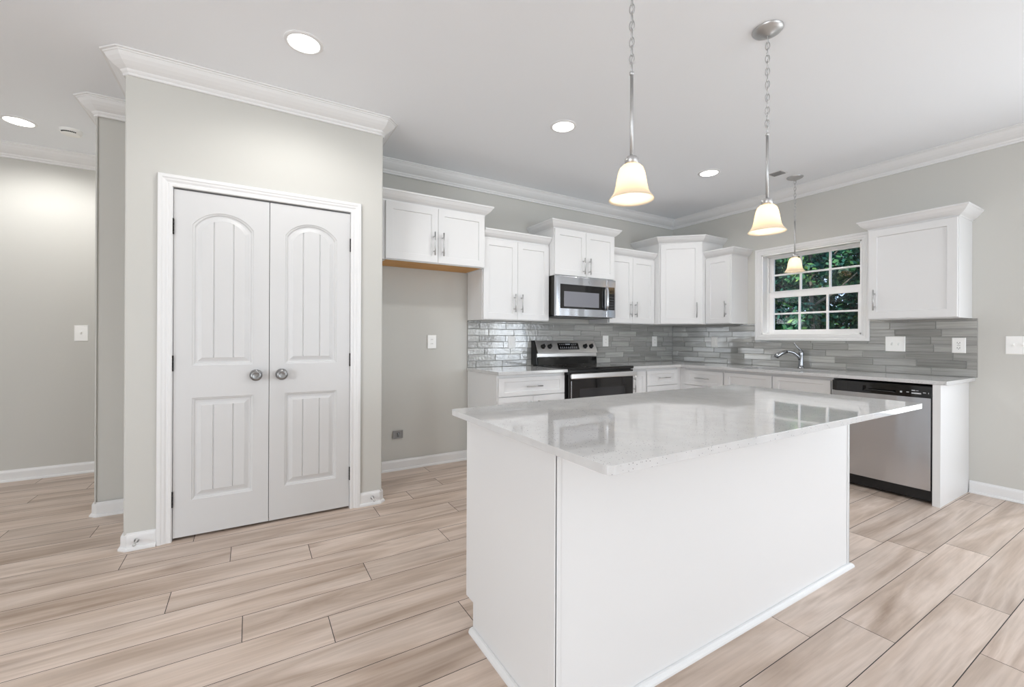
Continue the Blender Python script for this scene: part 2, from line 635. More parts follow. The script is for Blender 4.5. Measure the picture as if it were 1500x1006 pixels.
# baseboards (interrupted by casing and cabinets)
build('baseboard_right', sweep(MB(), [(0, -3.50), (0, -2.858)], basep, FLAT, side=-1), 'trim', kind='structure')
build('baseboard_back', sweep(MB(), [(-3.068, 0), (PXR, 0), (PXR, YP + 0.2)], basep, FLAT, side=-1, i0=0, i1=1), 'trim', kind='structure')
pbp = [(PXR, 0), (PXR, YP + ch), (PXR - ch, YP), (-4.252, YP)]
build('baseboard_pantry_right', sweep(MB(), pbp, basep, FLAT, side=-1), 'trim', kind='structure')
pbl = [(-5.390, YP), (PXL + ch, YP), (PXL, YP + ch), (PXL, 0), (XS + ch, 0), (XS, ch), (XS, YH), (XL, YH)]
build('baseboard_pantry_left', sweep(MB(), pbl, basep, FLAT, side=-1, i0=0, i1=3), 'trim', kind='structure')
build('baseboard_stub', sweep(MB(), pbl, basep, FLAT, side=-1, i0=3, i1=6), 'trim', kind='structure')
build('baseboard_hall', sweep(MB(), pbl, basep, FLAT, side=-1, i0=6, i1=7), 'trim', kind='structure')

# ---- pantry doors
casing = [(0, 0), (0, -0.010), (0.004, -0.013), (0.016, -0.013), (0.020, -0.010), (0.026, -0.011), (0.034, -0.016), (0.044, -0.018), (0.050, -0.022), (0.066, -0.022), (0.069, -0.018), (0.069, 0)]
XZ = lambda a, b, c: Vector((a, YP + c, b))
cp = [(-5.320, 0), (-5.320, 2.096), (-4.318, 2.096), (-4.318, 0)]
pc = build('trim_6', sweep(MB(), cp, casing, XZ, side=-1), 'trim', kind='structure')
jb = MB()
jb.box(OL - 0.001, OL + 0.004, YP, YP + 0.115, 0, OT)
jb.box(OR - 0.004, OR + 0.001, YP, YP + 0.115, 0, OT)
jb.box(OL, OR, YP, YP + 0.115, OT - 0.003, OT)
build('door_jamb', jb, 'trim', parent=pc)


def arch_outline(x0, x1, z0, zs, za, n=28):
    """Closed outline: straight sides and an arched top (zs at the springing, za at the crown)."""
    pts = [(x0, z0), (x1, z0)]
    for i in range(n + 1):
        t = i / n
        x = x1 + (x0 - x1) * t
        s = 2 * t - 1
        if za > zs:
            R = ((x1 - x0) ** 2 / 4 + (za - zs) ** 2) / (2 * (za - zs))
            z = (za - R) + math.sqrt(max(R * R - (s * (x1 - x0) / 2) ** 2, 0))
        else:
            z = zs
        pts.append((x, z))
    return pts


def door_leaf(x0, x1, knob_x, hinge_x, name, label):
    z0, z1 = 0.016, 2.087
    yf, yb = YP + 0.004, YP + 0.040
    bm = bmesh.new()
    W = lambda x, z, d: Vector((x, yf + d, z))
    px0, px1 = x0 + 0.089, x1 - 0.087
    panels = [(px0, px1, 0.228, 0.842, 0.842), (px0, px1, 1.036, 1.888, 1.976)]
    # frame face with two openings
    loops = []
    for pts in [[(x0, z0), (x1, z0), (x1, z1), (x0, z1)]] + [arch_outline(*p) for p in panels]:
        vs = [bm.verts.new(W(x, z, 0)) for x, z in pts]
        loops.append([bm.edges.new((vs[i], vs[(i + 1) % len(vs)])) for i in range(len(vs))])
    bmesh.ops.triangle_fill(bm, use_beauty=True, edges=[e for l in loops for e in l], normal=(0, -1, 0))
    me_faces = MB()
    bm.verts.index_update()
    me_faces.add([v.co.copy() for v in bm.verts], [tuple(v.index for v in f.verts) for f in bm.faces])
    bm.free()
    mb = me_faces
    # edges and back
    mb.rings([[W(x, z, d) for x, z in ((x0, z0), (x1, z0), (x1, z1), (x0, z1))] for d in (0, yb - yf)], True, False)
    mb.add([W(x, z, yb - yf) for x, z in ((x0, z0), (x1, z0), (x1, z1), (x0, z1))], [(0, 1, 2, 3)])
    for (a, b, c, zs, za) in panels:
        steps = [(0, 0), (0.003, 0.004), (0.010, 0.0065), (0.016, 0.014), (0.026, 0.014), (0.042, 0.007), (0.048, 0.004)]
        rings = []
        for ins, dep in steps:
            rings.append([W(x, z, dep) for x, z in arch_outline(a + ins, b - ins, c + ins, zs - ins * (0.75 if za > zs else 1), za - ins)])
        mb.rings(rings, True, False)
        # field of three planks with V grooves
        ins, dep = steps[-1]
        A, B = a + ins, b - ins
        top = arch_outline(A, B, c + ins, zs - ins * (0.75 if za > zs else 1), za - ins)
        gx = [A + (B - A) * 0.27, A + (B - A) * 0.73]
        xs = sorted(set([A + (B - A) * i / 24 for i in range(25)] + [q + d for q in gx for d in (-0.0045, 0, 0.0045)]))

        def topz(x):
            if za <= zs:
                return zs - ins
            zs2, za2 = zs - ins * 0.75, za - ins
            R = ((B - A) ** 2 / 4 + (za2 - zs2) ** 2) / (2 * (za2 - zs2))
            s = x - (A + B) / 2
            return (za2 - R) + math.sqrt(max(R * R - s * s, 0))
        lo, hi = [], []
        for x in xs:
            d = dep + (0.006 if any(abs(x - q) < 1e-6 for q in gx) else 0)
            lo.append(W(x, c + ins, d))
            hi.append(W(x, topz(x), d))
        n = len(xs)
        mb.add(lo + hi, [(i, i + 1, n + i + 1, n + i) for i in range(n - 1)])
        mb.add([W(A, c + ins, 0.012), W(B, c + ins, 0.012), W(B, zs - ins, 0.012), W(A, zs - ins, 0.012)], [(0, 1, 2, 3)])
    o = build(name, mb, 'door', loc=((x0 + x1) / 2, YP, 0), recalc=True, kind='structure')
    tag(o, label)
    # knob
    F = frame((knob_x, yf, 0.968), (1, 0, 0), (0, 0, 1), (0, -1, 0))
    k = MB().lathe([(0.0, 0.0), (0.036, 0.0), (0.036, 0.004), (0.030, 0.009), (0.015, 0.012), (0.012, 0.022), (0.013, 0.030), (0.024, 0.036), (0.032, 0.045), (0.034, 0.053), (0.030, 0.060), (0.021, 0.0645), (0.019, 0.0635), (0.010, 0.0625), (0.0, 0.0625)], F, 32)
    build('door_knob', k, 'knob', parent=o)
    for zc in (1.864, 1.054, 0.248):
        h = MB()
        for i in range(5):
            za = zc - 0.046 + i * 0.0186
            h.lathe([(0.0, za), (0.0062, za), (0.0062, za + 0.0178), (0.0, za + 0.0178)], lambda u, v, w: Vector((hinge_x + u, YP - 0.003 + v, w)), 12)
        h.box(hinge_x - 0.004, hinge_x + 0.004, YP, YP + 0.02, zc - 0.046, zc + 0.046)
        build('hinge', h, 'hinge', parent=o)
    return o


door_leaf(-5.3155, -4.8215, -4.893, -5.3185, 'door_1', 'left leaf of the white arched double pantry door')
door_leaf(-4.8180, -4.3215, -4.748, -4.3185, 'door_2', 'right leaf of the white arched double pantry door')
build('gap_shade_board', MB().box(OL + 0.005, OR - 0.005, YP + 0.1, YP + 0.11, 0, OT), 'slot', parent=pc)  # dark sheet standing in for the shade seen through the door gaps


def door_stop(x, y, nm, label):
    t = thing('door_stop', (x, y, 0.052), label, 'door stop', 'door stops on the pantry baseboard')
    F = frame((x, y, 0.052), (1, 0, 0), (0, 0, 1), (0, -1, 0))
    build('stem', MB().lathe([(0, 0), (0.012, 0), (0.012, 0.004), (0.005, 0.006), (0.005, 0.058), (0, 0.058)], F, 16), 'nickel', t)
    build('tip', MB().lathe([(0, 0.055), (0.008, 0.055), (0.009, 0.066), (0.006, 0.070), (0, 0.070)], F, 16), 'rubber', t)


door_stop(-5.475, YP - 0.014, '', 'small silver door stop on the baseboard left of the pantry doors')
door_stop(-4.165, YP - 0.014, '', 'small silver door stop on the baseboard right of the pantry doors')


# ------------------------------------------------------------------ cabinet parts
def shaker(F, u0, u1, v0, v1, name, parent, stile=0.058, t=0.020, rec=0.009, bev=0.0015, rail=None):
    """Shaker front: F(u, v, w) with w = 0 at the back of the door, the face at w = t."""
    rail = rail or stile
    mb = MB()
    o = [(u0, v0), (u1, v0), (u1, v1), (u0, v1)]
    i = [(u0 + stile, v0 + rail), (u1 - stile, v0 + rail), (u1 - stile, v1 - rail), (u0 + stile, v1 - rail)]
    ib = [(u0 + stile + 0.003, v0 + rail + 0.003), (u1 - stile - 0.003, v0 + rail + 0.003), (u1 - stile - 0.003, v1 - rail - 0.003), (u0 + stile + 0.003, v1 - rail - 0.003)]
    rings = [[F(a, b, 0) for a, b in o], [F(a, b, t - bev) for a, b in o],
             [F(a + (bev if k in (0, 3) else -bev), b + (bev if k in (0, 1) else -bev), t) for k, (a, b) in enumerate(o)],
             [F(a, b, t) for a, b in i], [F(a, b, t - rec) for a, b in ib]]
    mb.rings(rings, True, True)
    return build(name, mb, 'cab', parent)


def bar_pull(F, u, v, length, vertical, parent, t=0.020):
    """Bar handle with two posts, centred at (u, v) on the door face."""
    mb = MB()
    h = length / 2
    P = (lambda s: F(u, v + s, 0)) if vertical else (lambda s: F(u + s, v, 0))
    off = F(0, 0, 1) - F(0, 0, 0)
    mb.tube([P(-h) + off * (t + 0.032), P(h) + off * (t + 0.032)], 0.0056, 12)
    for s in (-h * 0.62, h * 0.62):
        mb.tube([P(s) + off * (t - 0.001), P(s) + off * (t + 0.030)], 0.0046, 10)
    return build('handle', mb, 'nickel', parent)


ccrown = [(0, 0), (0.004, 0), (0.006, 0.010), (0.012, 0.014), (0.026, 0.024), (0.044, 0.042), (0.058, 0.064), (0.064, 0.068), (0.066, 0.080), (0.0, 0.080)]


def cab_crown(parent, path, z, side, s=1.0):
    prof = [(o * s, z + c * s) for o, c in ccrown]
    return build('crown_moulding', sweep(MB(), path, prof, FLAT, side=side), 'cab', parent)


DT = 0.020
FA = lambda y: frame((0, y, 0), (1, 0, 0), (0, 0, 1), (0, -1, 0))      # cabinets on the range wall
FB = lambda x: frame((x, 0, 0), (0, -1, 0), (0, 0, 1), (-1, 0, 0))     # cabinets on the window wall (u = -y)
YU, YFR, YM = -0.338, -0.380, -0.425     # door faces


def upper_A(label, x0, x1, z0, z1, yface, group=None, handle_len=0.175, hz=0.165, underside='cab'):
    t = thing('wall_cabinet', ((x0 + x1) / 2, yface, z0), label, 'cabinet', group)
    yb = yface + DT + 0.001
    zb = z0 + (0.012 if underside == 'wood' else 0)
    b = MB().box(x0, x1, yb, -0.001, zb, z1 + 0.02)
    if underside == 'wood':
        b.box(x0, x1, yb, yb + 0.02, z0, zb)
        b.box(x1 - 0.018, x1, yb, -0.001, z0, zb)
        b.box(x0, x0 + 0.018, yb, -0.001, z0, zb)
    build('body', b, 'cab', t, bevel=0.0008, seg=1)
    if underside == 'wood':
        tag(build('bottom_panel', MB().box(x0 + 0.018, x1 - 0.018, yb + 0.02, -0.002, z0 + 0.001, zb + 0.001), 'wood', t), 'bare wood bottom panel')
    F = FA(yb - 0.001)
    m = (x0 + x1) / 2
    for s, (a, b2) in ((-1, (x0 + 0.006, m - 0.0015)), (1, (m + 0.0015, x1 - 0.006))):
        d = shaker(F, a, b2, z0 + 0.006, z1 - 0.004, 'door', t)
        bar_pull(F, m + s * 0.040, z0 + hz, handle_len, True, d)
    return t


fr = upper_A('white two-door wall cabinet over the empty fridge space beside the pantry', -3.990, -3.073, 1.855, 2.335, YFR, handle_len=0.20, hz=0.165, underside='wood')
build('filler_strip', MB().box(PXR - 0.004, -3.990, YFR + DT, YFR + DT + 0.02, 1.855, 2.355), 'cab', fr)
cab_crown(fr, [(PXR - 0.002, YFR + DT), (-3.073, YFR + DT), (-3.073, -0.001)], 2.335, 1, 1.05)
a1 = upper_A('white two-door wall cabinet between the fridge space and the microwave', -3.072, -2.312, 1.384, 2.150, YU)
cab_crown(a1, [(-3.070, YU + DT), (-2.314, YU + DT)], 2.152, 1)
mc = upper_A('short white two-door wall cabinet directly above the microwave', -2.310, -1.490, 1.850, 2.325, YM, handle_len=0.17, hz=0.115)
cab_crown(mc, [(-2.310, -0.001), (-2.310, YM + DT), (-1.490, YM + DT), (-1.490, -0.001)], 2.322, 1)
a2 = upper_A('white two-door wall cabinet between the microwave and the corner cabinet', -1.488, -0.746, 1.384, 2.150, YU)
cab_crown(a2, [(-1.487, YU + DT), (-0.749, YU + DT)], 2.152, 1)

# diagonal corner wall cabinet
CA, CB = 0.742, 0.395
t = thing('corner_wall_cabinet', (-0.5, -0.5, 1.384), 'tall white angled corner wall cabinet with a single door', 'cabinet')
poly = [(-CA, -0.001), (-CA, -CB), (-CB, -CA + 0.012), (-0.001, -CA + 0.012), (-0.001, -0.001)]
build('body', MB().prism(poly, 1.384, 2.36), 'cab', t, bevel=0.0008, seg=1)
pL, pR = Vector((-CA, -CB, 0)), Vector((-CB, -CA + 0.012, 0))
U = (pR - pL).normalized()
Wn = Vector((U.y, -U.x, 0))
FD = frame(pL, U, (0, 0, 1), Wn)
Ld = (pR - pL).length
d = shaker(FD, 0.020, Ld - 0.020, 1.392, 2.332, 'door', t)
bar_pull(FD, Ld - 0.020 - 0.045, 1.384 + 0.165, 0.175, True, d)
cab_crown(t, [(-CA, -0.001), (-CA, -CB), (-CB, -CA + 0.012), (-0.001, -CA + 0.012)], 2.340, 1)


def upper_B(label, y0, y1, z0, z1, handle_side, crown_path):
    """y0 > y1; doors face -x."""
    t = thing('wall_cabinet', (YU, (y0 + y1) / 2, z0), label, 'cabinet')
    xb = YU + DT + 0.001
    build('body', MB().box(xb, -0.001, y1, y0, z0, z1 + 0.02), 'cab', t, bevel=0.0008, seg=1)
    F = FB(xb - 0.001)
    a, b = -y0 + 0.006, -y1 - 0.006
    d = shaker(F, a, b, z0 + 0.006, z1 - 0.004, 'door', t)
    hu = a + 0.045 if handle_side < 0 else b - 0.045
    bar_pull(F, hu, z0 + 0.165, 0.175, True, d)
    cab_crown(t, crown_path, z1 + 0.002, 1)
    return t


upper_B('narrow white single-door wall cabinet left of the kitchen window', -0.732, -1.046, 1.384, 2.150, 1,
        [(YU + DT, -0.734), (YU + DT, -1.046), (-0.001, -1.046)])
upper_B('wide white single-door wall cabinet right of the kitchen window', -2.302, -2.868, 1.384, 2.152, -1,
        [(-0.001, -2.302), (YU + DT, -2.302), (YU + DT, -2.868), (-0.001, -2.868)])

# ------------------------------------------------------------------ base cabinets
ZB = 0.886           # top of base cabinets
YBF = -0.620         # door faces on the range wall
XBF = -0.622         # door faces on the window wall
TK = 0.105           # toe kick height


def base_A(name, label, x0, x1, drawer=True, doors=2):
    t = thing(name, ((x0 + x1) / 2, YBF, 0), label, 'cabinet')
    yb = YBF + DT + 0.001
    b = MB().box(x0, x1, yb, -0.001, TK, ZB)
    b.box(x0, x1, yb + 0.06, -0.001, 0, TK)
    build('body', b, 'cab', t, bevel=0.0008, seg=1)
    F = FA(yb - 0.001)
    ztop = ZB - 0.030
    zd = 0.690
    if drawer:
        d = shaker(F, x0 + 0.012, x1 - 0.012, zd, ztop, 'drawer', t, stile=0.055, rail=0.036)
        bar_pull(F, (x0 + x1) / 2, (zd + ztop) / 2, 0.175, False, d)
        ztop = zd - 0.006
    n = doors
    w = (x1 - x0 - 0.024 + 0.003) / n
    for k in range(n):
        a = x0 + 0.012 + k * w
        d = shaker(F, a, a + w - 0.003, TK + 0.006, ztop, 'door', t, stile=0.05)
        if n == 2:
            bar_pull(F, a + w - 0.043 if k == 0 else a + 0.04, ztop - 0.13, 0.175, True, d)
        elif not drawer:
            bar_pull(F, a + 0.03, ztop - 0.13, 0.175, True, d)
        else:
            bar_pull(F, a + 0.04, ztop - 0.13, 0.175, True, d)
    return t


base_A('base_cabinet', 'white base cabinet with a drawer, left of the range', -3.068, -2.318)
base_A('base_cabinet', 'very narrow white base cabinet right against the range', -1.442, -1.197, drawer=False, doors=1)
base_A('base_cabinet', 'white drawer base cabinet between the narrow cabinet and the corner', -1.195, -0.672, drawer=True, doors=1)


def base_B(name, label, y0, y1, fronts, pulls):
    t = thing(name, (XBF, (y0 + y1) / 2, 0), label, 'cabinet')
    xb = XBF + DT + 0.001
    b = MB().box(xb, -0.001, y1, y0, TK, ZB - 0.26)
    b.box(xb + 0.06, -0.001, y1, y0, 0, TK)
    b.box(xb, xb + 0.02, y1, y0, ZB - 0.26, ZB)
    b.box(xb, -0.001, y1, y1 + 0.018, ZB - 0.26, ZB)
    b.box(xb, -0.001, y0 - 0.018, y0, ZB - 0.26, ZB)
    build('body', b, 'cab', t, bevel=0.0008, seg=1)
    F = FB(xb - 0.001)
    ztop, zd = ZB - 0.030, 0.690
    for (a, c) in fronts:
        d = shaker(F, -a + 0.004, -c - 0.004, zd, ztop, 'drawer' if pulls else 'false_front', t, stile=0.055, rail=0.036)
        if pulls:
            bar_pull(F, -(a + c) / 2, (zd + ztop) / 2, 0.175, False, d)
        d = shaker(F, -a + 0.004, -c - 0.004, TK + 0.006, zd - 0.006, 'door', t, stile=0.055)
        bar_pull(F, -c - 0.045, zd - 0.14, 0.175, True, d)
    return t


tcn = base_B('base_cabinet', 'white drawer base cabinet on the window wall next to the corner', -0.668, -1.150, [(-0.675, -1.146)], True)
base_B('sink_base_cabinet', 'white sink base cabinet with two false fronts under the window', -1.152, -2.160, [(-1.156, -1.652), (-1.652, -2.148)], False)
t = thing('corner_base_cabinet', (-0.33, -0.33, 0), 'white corner base filler cabinet where the two counter runs meet', 'cabinet')
build('body', MB().prism([(-0.670, -0.001), (-0.670, YBF + DT), (XBF + DT, YBF + DT), (XBF + DT, -0.666), (-0.001, -0.666), (-0.001, -0.001)], 0, ZB), 'cab', t)

t = thing('end_panel', (-0.33, -2.833, 0), 'tall white end panel closing the counter right of the dishwasher', 'panel')
build('panel', MB().box(-0.640, -0.001, -2.853, -2.813, 0, ZB), 'cab', t, bevel=0.001)
build('front_stile', MB().box(-0.662, -0.641, -2.855, -2.811, 0, ZB), 'cab', t, bevel=0.001)


# ------------------------------------------------------------------ countertops
def slab(mb, outer, holes, z0, z1):
    bm = bmesh.new()
    loops = []
    for pts in [outer] + holes:
        vs = [bm.verts.new((x, y, z1)) for x, y in pts]
        loops += [bm.edges.new((vs[i], vs[(i + 1) % len(vs)])) for i in range(len(vs))]
    bmesh.ops.triangle_fill(bm, use_beauty=True, edges=loops, normal=(0, 0, 1))
    bm.verts.index_update()
    vs = [v.co.copy() for v in bm.verts]
    fs = [tuple(v.index for v in f.verts) for f in bm.faces]
    bm.free()
    mb.add(vs, fs)
    mb.add([(v.x, v.y, z0) for v in vs], [f[::-1] for f in fs])
    for pts in [outer] + holes:
        mb.rings([[(x, y, z) for x, y in pts] for z in (z0, z1)], True, False)
    return mb


def rrect(x0, x1, y0, y1, r, n=6):
    out = []
    for cx, cy, a in ((x1 - r, y0 + r, -PI / 2), (x1 - r, y1 - r, 0), (x0 + r, y1 - r, PI / 2), (x0 + r, y0 + r, PI)):
        out += [(cx + r * math.cos(a + PI / 2 * i / n), cy + r * math.sin(a + PI / 2 * i / n)) for i in range(n + 1)]
    return out


ZC = 0.914
o = build('countertop', slab(MB(), [(-3.080, -0.001), (-3.080, -0.655), (-2.318, -0.655), (-2.318, -0.001)], [], ZB + 0.0005, ZC), 'quartz', loc=(-2.7, -0.33, ZB), bevel=0.002)
tag(o, 'short white quartz countertop left of the range', 'countertop')
SKX0, SKX1, SKY0, SKY1 = -0.560, -0.175, -2.02, -1.28
o = build('countertop', slab(MB(), [(-1.446, -0.001), (-1.446, -0.655), (-0.665, -0.655), (-0.665, -2.888), (-0.001, -2.888), (-0.001, -0.001)],
                             [rrect(SKX0, SKX1, SKY0, SKY1, 0.04)], ZB + 0.0005, ZC), 'quartz', loc=(-0.33, -1.4, ZB), bevel=0.002)
tag(o, 'long L-shaped white quartz countertop running under the window', 'countertop')

# undermount sink
t = thing('sink', ((SKX0 + SKX1) / 2, (SKY0 + SKY1) / 2, 0.68), 'stainless undermount sink set into the counter below the window', 'sink')
rgs = []
for ins, z in ((-0.02, ZB - 0.001), (-0.004, ZB - 0.001), (0.0, ZB - 0.02), (0.006, 0.71), (0.03, 0.69)):
    rgs.append([(x, y, z) for x, y in rrect(SKX0 + ins, SKX1 - ins, SKY0 + ins, SKY1 - ins, 0.05)])
sk = MB().rings(rgs, True, False, True)
sk.add(rgs[-1], [tuple(range(len(rgs[-1])))])
build('basin', sk, 'sink', t, recalc=False)
build('drain', MB().lathe([(0.0, 0.6915), (0.04, 0.6915), (0.042, 0.694), (0.045, 0.6905)], lambda u, v, w: Vector(((SKX0 + SKX1) / 2 + u, (SKY0 + SKY1) / 2 + v, w)), 24), 'chrome', t)

# faucet
fx, fy = -0.085, -1.655
t = thing('faucet', (fx, fy, ZC), 'chrome single-lever kitchen faucet behind the sink', 'faucet')
V = lambda u, v, w: Vector((fx + u, fy + v, ZC + w))
build('base', MB().lathe([(0, 0), (0.031, 0), (0.031, 0.006), (0.026, 0.014), (0.023, 0.03)], V, 24), 'chrome', t)
build('body', MB().lathe([(0.023, 0.012), (0.021, 0.06), (0.021, 0.13), (0.023, 0.155), (0.021, 0.175), (0.012, 0.186), (0, 0.188)], V, 24), 'chrome', t)
SD = lambda d, h: V(-0.80 * d, 0.60 * d, h)
sp = [SD(0.004, 0.085), SD(0.03, 0.125), SD(0.07, 0.158), SD(0.115, 0.172), SD(0.16, 0.168), SD(0.195, 0.150)]
build('spout', MB().tube(sp, [0.016, 0.016, 0.0155, 0.016, 0.018, 0.019], 14), 'chrome', t)
sh = [SD(0.135, 0.172), SD(0.19, 0.156), SD(0.232, 0.128), SD(0.245, 0.108)]
build('spray_head', MB().tube(sh, [0.018, 0.022, 0.025, 0.024], 16), 'chrome', t)
lv = [V(0, 0.0, 0.18), V(-0.006, 0.022, 0.205), V(-0.016, 0.042, 0.235), V(-0.026, 0.056, 0.262)]
build('lever', MB().tube(lv, [0.012, 0.010, 0.008, 0.0085], 12), 'chrome', t)


# ------------------------------------------------------------------ backsplash tile
def tiles(mb, F, spans_fn, z0, z1, seedv, hrow=0.0645, L=0.305):
    r = random.Random(seedv)
    z = z0
    row = 0
    gap = 0.0012
    while z < z1 - 0.006:
        zt = min(z + hrow, z1)
        offs = r.uniform(0, L)
        cut = spans_fn(z, zt)
        for (a, b, za, zb) in cut:
            u = math.floor((a - offs) / L) * L + offs
            while u < b:
                ua, ub = max(u, a), min(u + L, b)
                u += L
                if ub - ua < 0.004:
                    continue
                t = (min(max(r.gauss(0.5, 0.24), 0), 1), r.random(), r.random())
                ua2, ub2, za2, zb2 = ua + gap, ub - gap, za + gap, zb - gap
                c = 0.0022
                tu, tv = r.gauss(0, 0.0007), r.gauss(0, 0.0004)
                d = 0.008
                vs = [F(ua2, za2, 0.003), F(ub2, za2, 0.003), F(ub2, zb2, 0.003), F(ua2, zb2, 0.003),
                      F(ua2 + c, za2 + c, d - tu - tv), F(ub2 - c, za2 + c, d + tu - tv), F(ub2 - c, zb2 - c, d + tu + tv), F(ua2 + c, zb2 - c, d - tu + tv)]
                mb.add(vs, [(4, 5, 6, 7), (0, 1, 5, 4), (1, 2, 6, 5), (2, 3, 7, 6), (3, 0, 4, 7)], tint=t)
        z = zt
        row += 1
    return mb


ZS = 1.3835
F = FA(0.0)
o = build('backsplash', tiles(MB(), F, lambda za, zb: [(-3.073, -0.008, za, zb)], ZC + 0.001, ZS, 3), 'tileA', loc=(-1.5, 0, ZC))
tag(o, 'glossy wavy grey tile backsplash on the range wall', 'backsplash')
build('grout', MB().box(-3.073, -0.001, -0.0045, -0.0005, ZC + 0.001, ZS), 'grout', o)
# the strip of the range wall above the splash line behind the microwave
F = FB(0.0)
WT0, WT1, WTZ = 1.137, 2.192, 1.206


def spansB(za, zb):
    if zb <= WTZ:
        return [(0.008, 2.900, za, zb)]
    if za >= WTZ - 0.004:
        return [(0.008, WT0, za, zb), (WT1, 2.900, za, zb)]
    return [(0.008, WT0, za, zb), (WT0, WT1, za, WTZ), (WT1, 2.900, za, zb)]


o = build('backsplash', tiles(MB(), F, spansB, ZC + 0.001, ZS, 5), 'tileB', loc=(0, -1.5, ZC))
tag(o, 'grey streaked tile backsplash on the window wall', 'backsplash')
gb = MB().box(-0.0045, -0.0005, -2.900, -WT1, ZC + 0.001, ZS)
gb.box(-0.0045, -0.0005, -WT1, -WT0, ZC + 0.001, WTZ)
gb.box(-0.0045, -0.0005, -WT0, -0.001, ZC + 0.001, ZS)
build('grout', gb, 'grout', o)

# ------------------------------------------------------------------ window
XW = lambda a, b, c: Vector((-c, a, b))
wcas = [(0, 0), (0, 0.008), (0.004, 0.011), (0.016, 0.011), (0.020, 0.014), (0.040, 0.014), (0.046, 0.018), (0.064, 0.018), (0.066, 0.015), (0.066, 0)]
wp = [(WY0 - 0.001, WZ0 - 0.001), (WY0 - 0.001, WZ1 + 0.001), (WY1 + 0.001, WZ1 + 0.001), (WY1 + 0.001, WZ0 - 0.001)]
win = build('window_1', sweep(MB(), wp, wcas, XW, side=-1, closed=True), 'trim', loc=(0, -1.66, WZ0), kind='structure')
jm = MB()
jm.box(0.0, 0.22, WY0, WY0 + 0.012, WZ0, WZ1)
jm.box(0.0, 0.22, WY1 - 0.012, WY1, WZ0, WZ1)
jm.box(0.0, 0.22, WY0, WY1, WZ0, WZ0 + 0.012)
jm.box(0.0, 0.22, WY0, WY1, WZ1 - 0.012, WZ1)
for a, b in ((0.100, 0.112), (0.147, 0.152), (0.190, 0.220)):
    jm.box(a, b, WY0 + 0.012, WY0 + 0.022, WZ0 + 0.01, WZ1 - 0.01)
    jm.box(a, b, WY1 - 0.022, WY1 - 0.012, WZ0 + 0.01, WZ1 - 0.01)
    jm.box(a, b, WY0 + 0.012, WY1 - 0.012, WZ1 - 0.020, WZ1 - 0.012)
    jm.box(a, b, WY0 + 0.012, WY1 - 0.012, WZ0 + 0.012, WZ0 + 0.018)
build('frame', jm, 'vinyl', win)


def sash(x, y0, y1, z0, z1, st, top, bot):
    s = MB()
    t = 0.028
    s.box(x, x + t, y0, y0 + st, z0, z1)
    s.box(x, x + t, y1 - st, y1, z0, z1)
    s.box(x, x + t, y0 + st, y1 - st, z0, z0 + bot)
    s.box(x, x + t, y0 + st, y1 - st, z1 - top, z1)
    o = build('sash', s, 'vinyl', win, bevel=0.002)
    g0, g1, h0, h1 = y0 + st, y1 - st, z0 + bot, z1 - top
    mu = MB()
    mw = 0.0095
    for k in (1, 2):
        y = g0 + (g1 - g0) * k / 3
        mu.box(x + 0.006, x + 0.022, y - mw, y + mw, h0, h1)
    zc = (h0 + h1) / 2
    for k in range(3):
        ya, yb = g0 + (g1 - g0) * k / 3 + (mw if k else 0), g0 + (g1 - g0) * (k + 1) / 3 - (mw if k < 2 else 0)
        mu.box(x + 0.006, x + 0.022, ya, yb, zc - mw, zc + mw)
    build('muntin', mu, 'vinyl', o)
    build('pane', MB().add([(x + 0.014, g0, h0), (x + 0.014, g1, h0), (x + 0.014, g1, h1), (x + 0.014, g0, h1)], [(0, 1, 2, 3)]), 'glass', o, recalc=False)


# upper sash (outer track), lower sash (inner track)
sash(0.154, WY0 + 0.012, WY1 - 0.012, 1.690, WZ1 - 0.012, 0.037, 0.025, 0.060)
sash(0.117, WY0 + 0.013, WY1 - 0.013, WZ0 + 0.012, 1.735, 0.057, 0.063, 0.040)

# patio door frame beyond the right edge of the picture, unseen windows added around the fill lights
pd = MB()
pd.box(0.02, 0.13, DY0, DY0 + 0.06, 0, DZ1)
pd.box(0.02, 0.13, DY1 - 0.06, DY1, 0, DZ1)
pd.box(0.02, 0.13, DY0, DY1, DZ1 - 0.06, DZ1)
pd.box(0.02, 0.13, DY0, DY1, 0, 0.52)
pd.box(0.04, 0.11, (DY0 + DY1) / 2 - 0.04, (DY0 + DY1) / 2 + 0.04, 0, DZ1)
build('door_3', pd, 'trim', kind='structure')
pf = MB()
for x in (-3.1, -1.78, -0.46):
    pf.box(x, x + 0.06, YF - 0.12, YF - 0.04, 0.35, 2.35)
pf.box(-3.1, -0.4, YF - 0.12, YF - 0.04, 0.35, 0.41)
pf.box(-3.1, -0.4, YF - 0.12, YF - 0.04, 2.29, 2.35)
build('added_window_2', pf, 'trim', kind='structure')
pf = MB()
for y in (-6.85, -5.53, -4.21):
    pf.box(XL - 0.12, XL - 0.04, y, y + 0.06, 0.3, 2.3)
pf.box(XL - 0.12, XL - 0.04, -6.85, -4.15, 0.3, 0.36)
pf.box(XL - 0.12, XL - 0.04, -6.85, -4.15, 2.24, 2.3)
build('added_window_3', pf, 'trim', kind='structure')

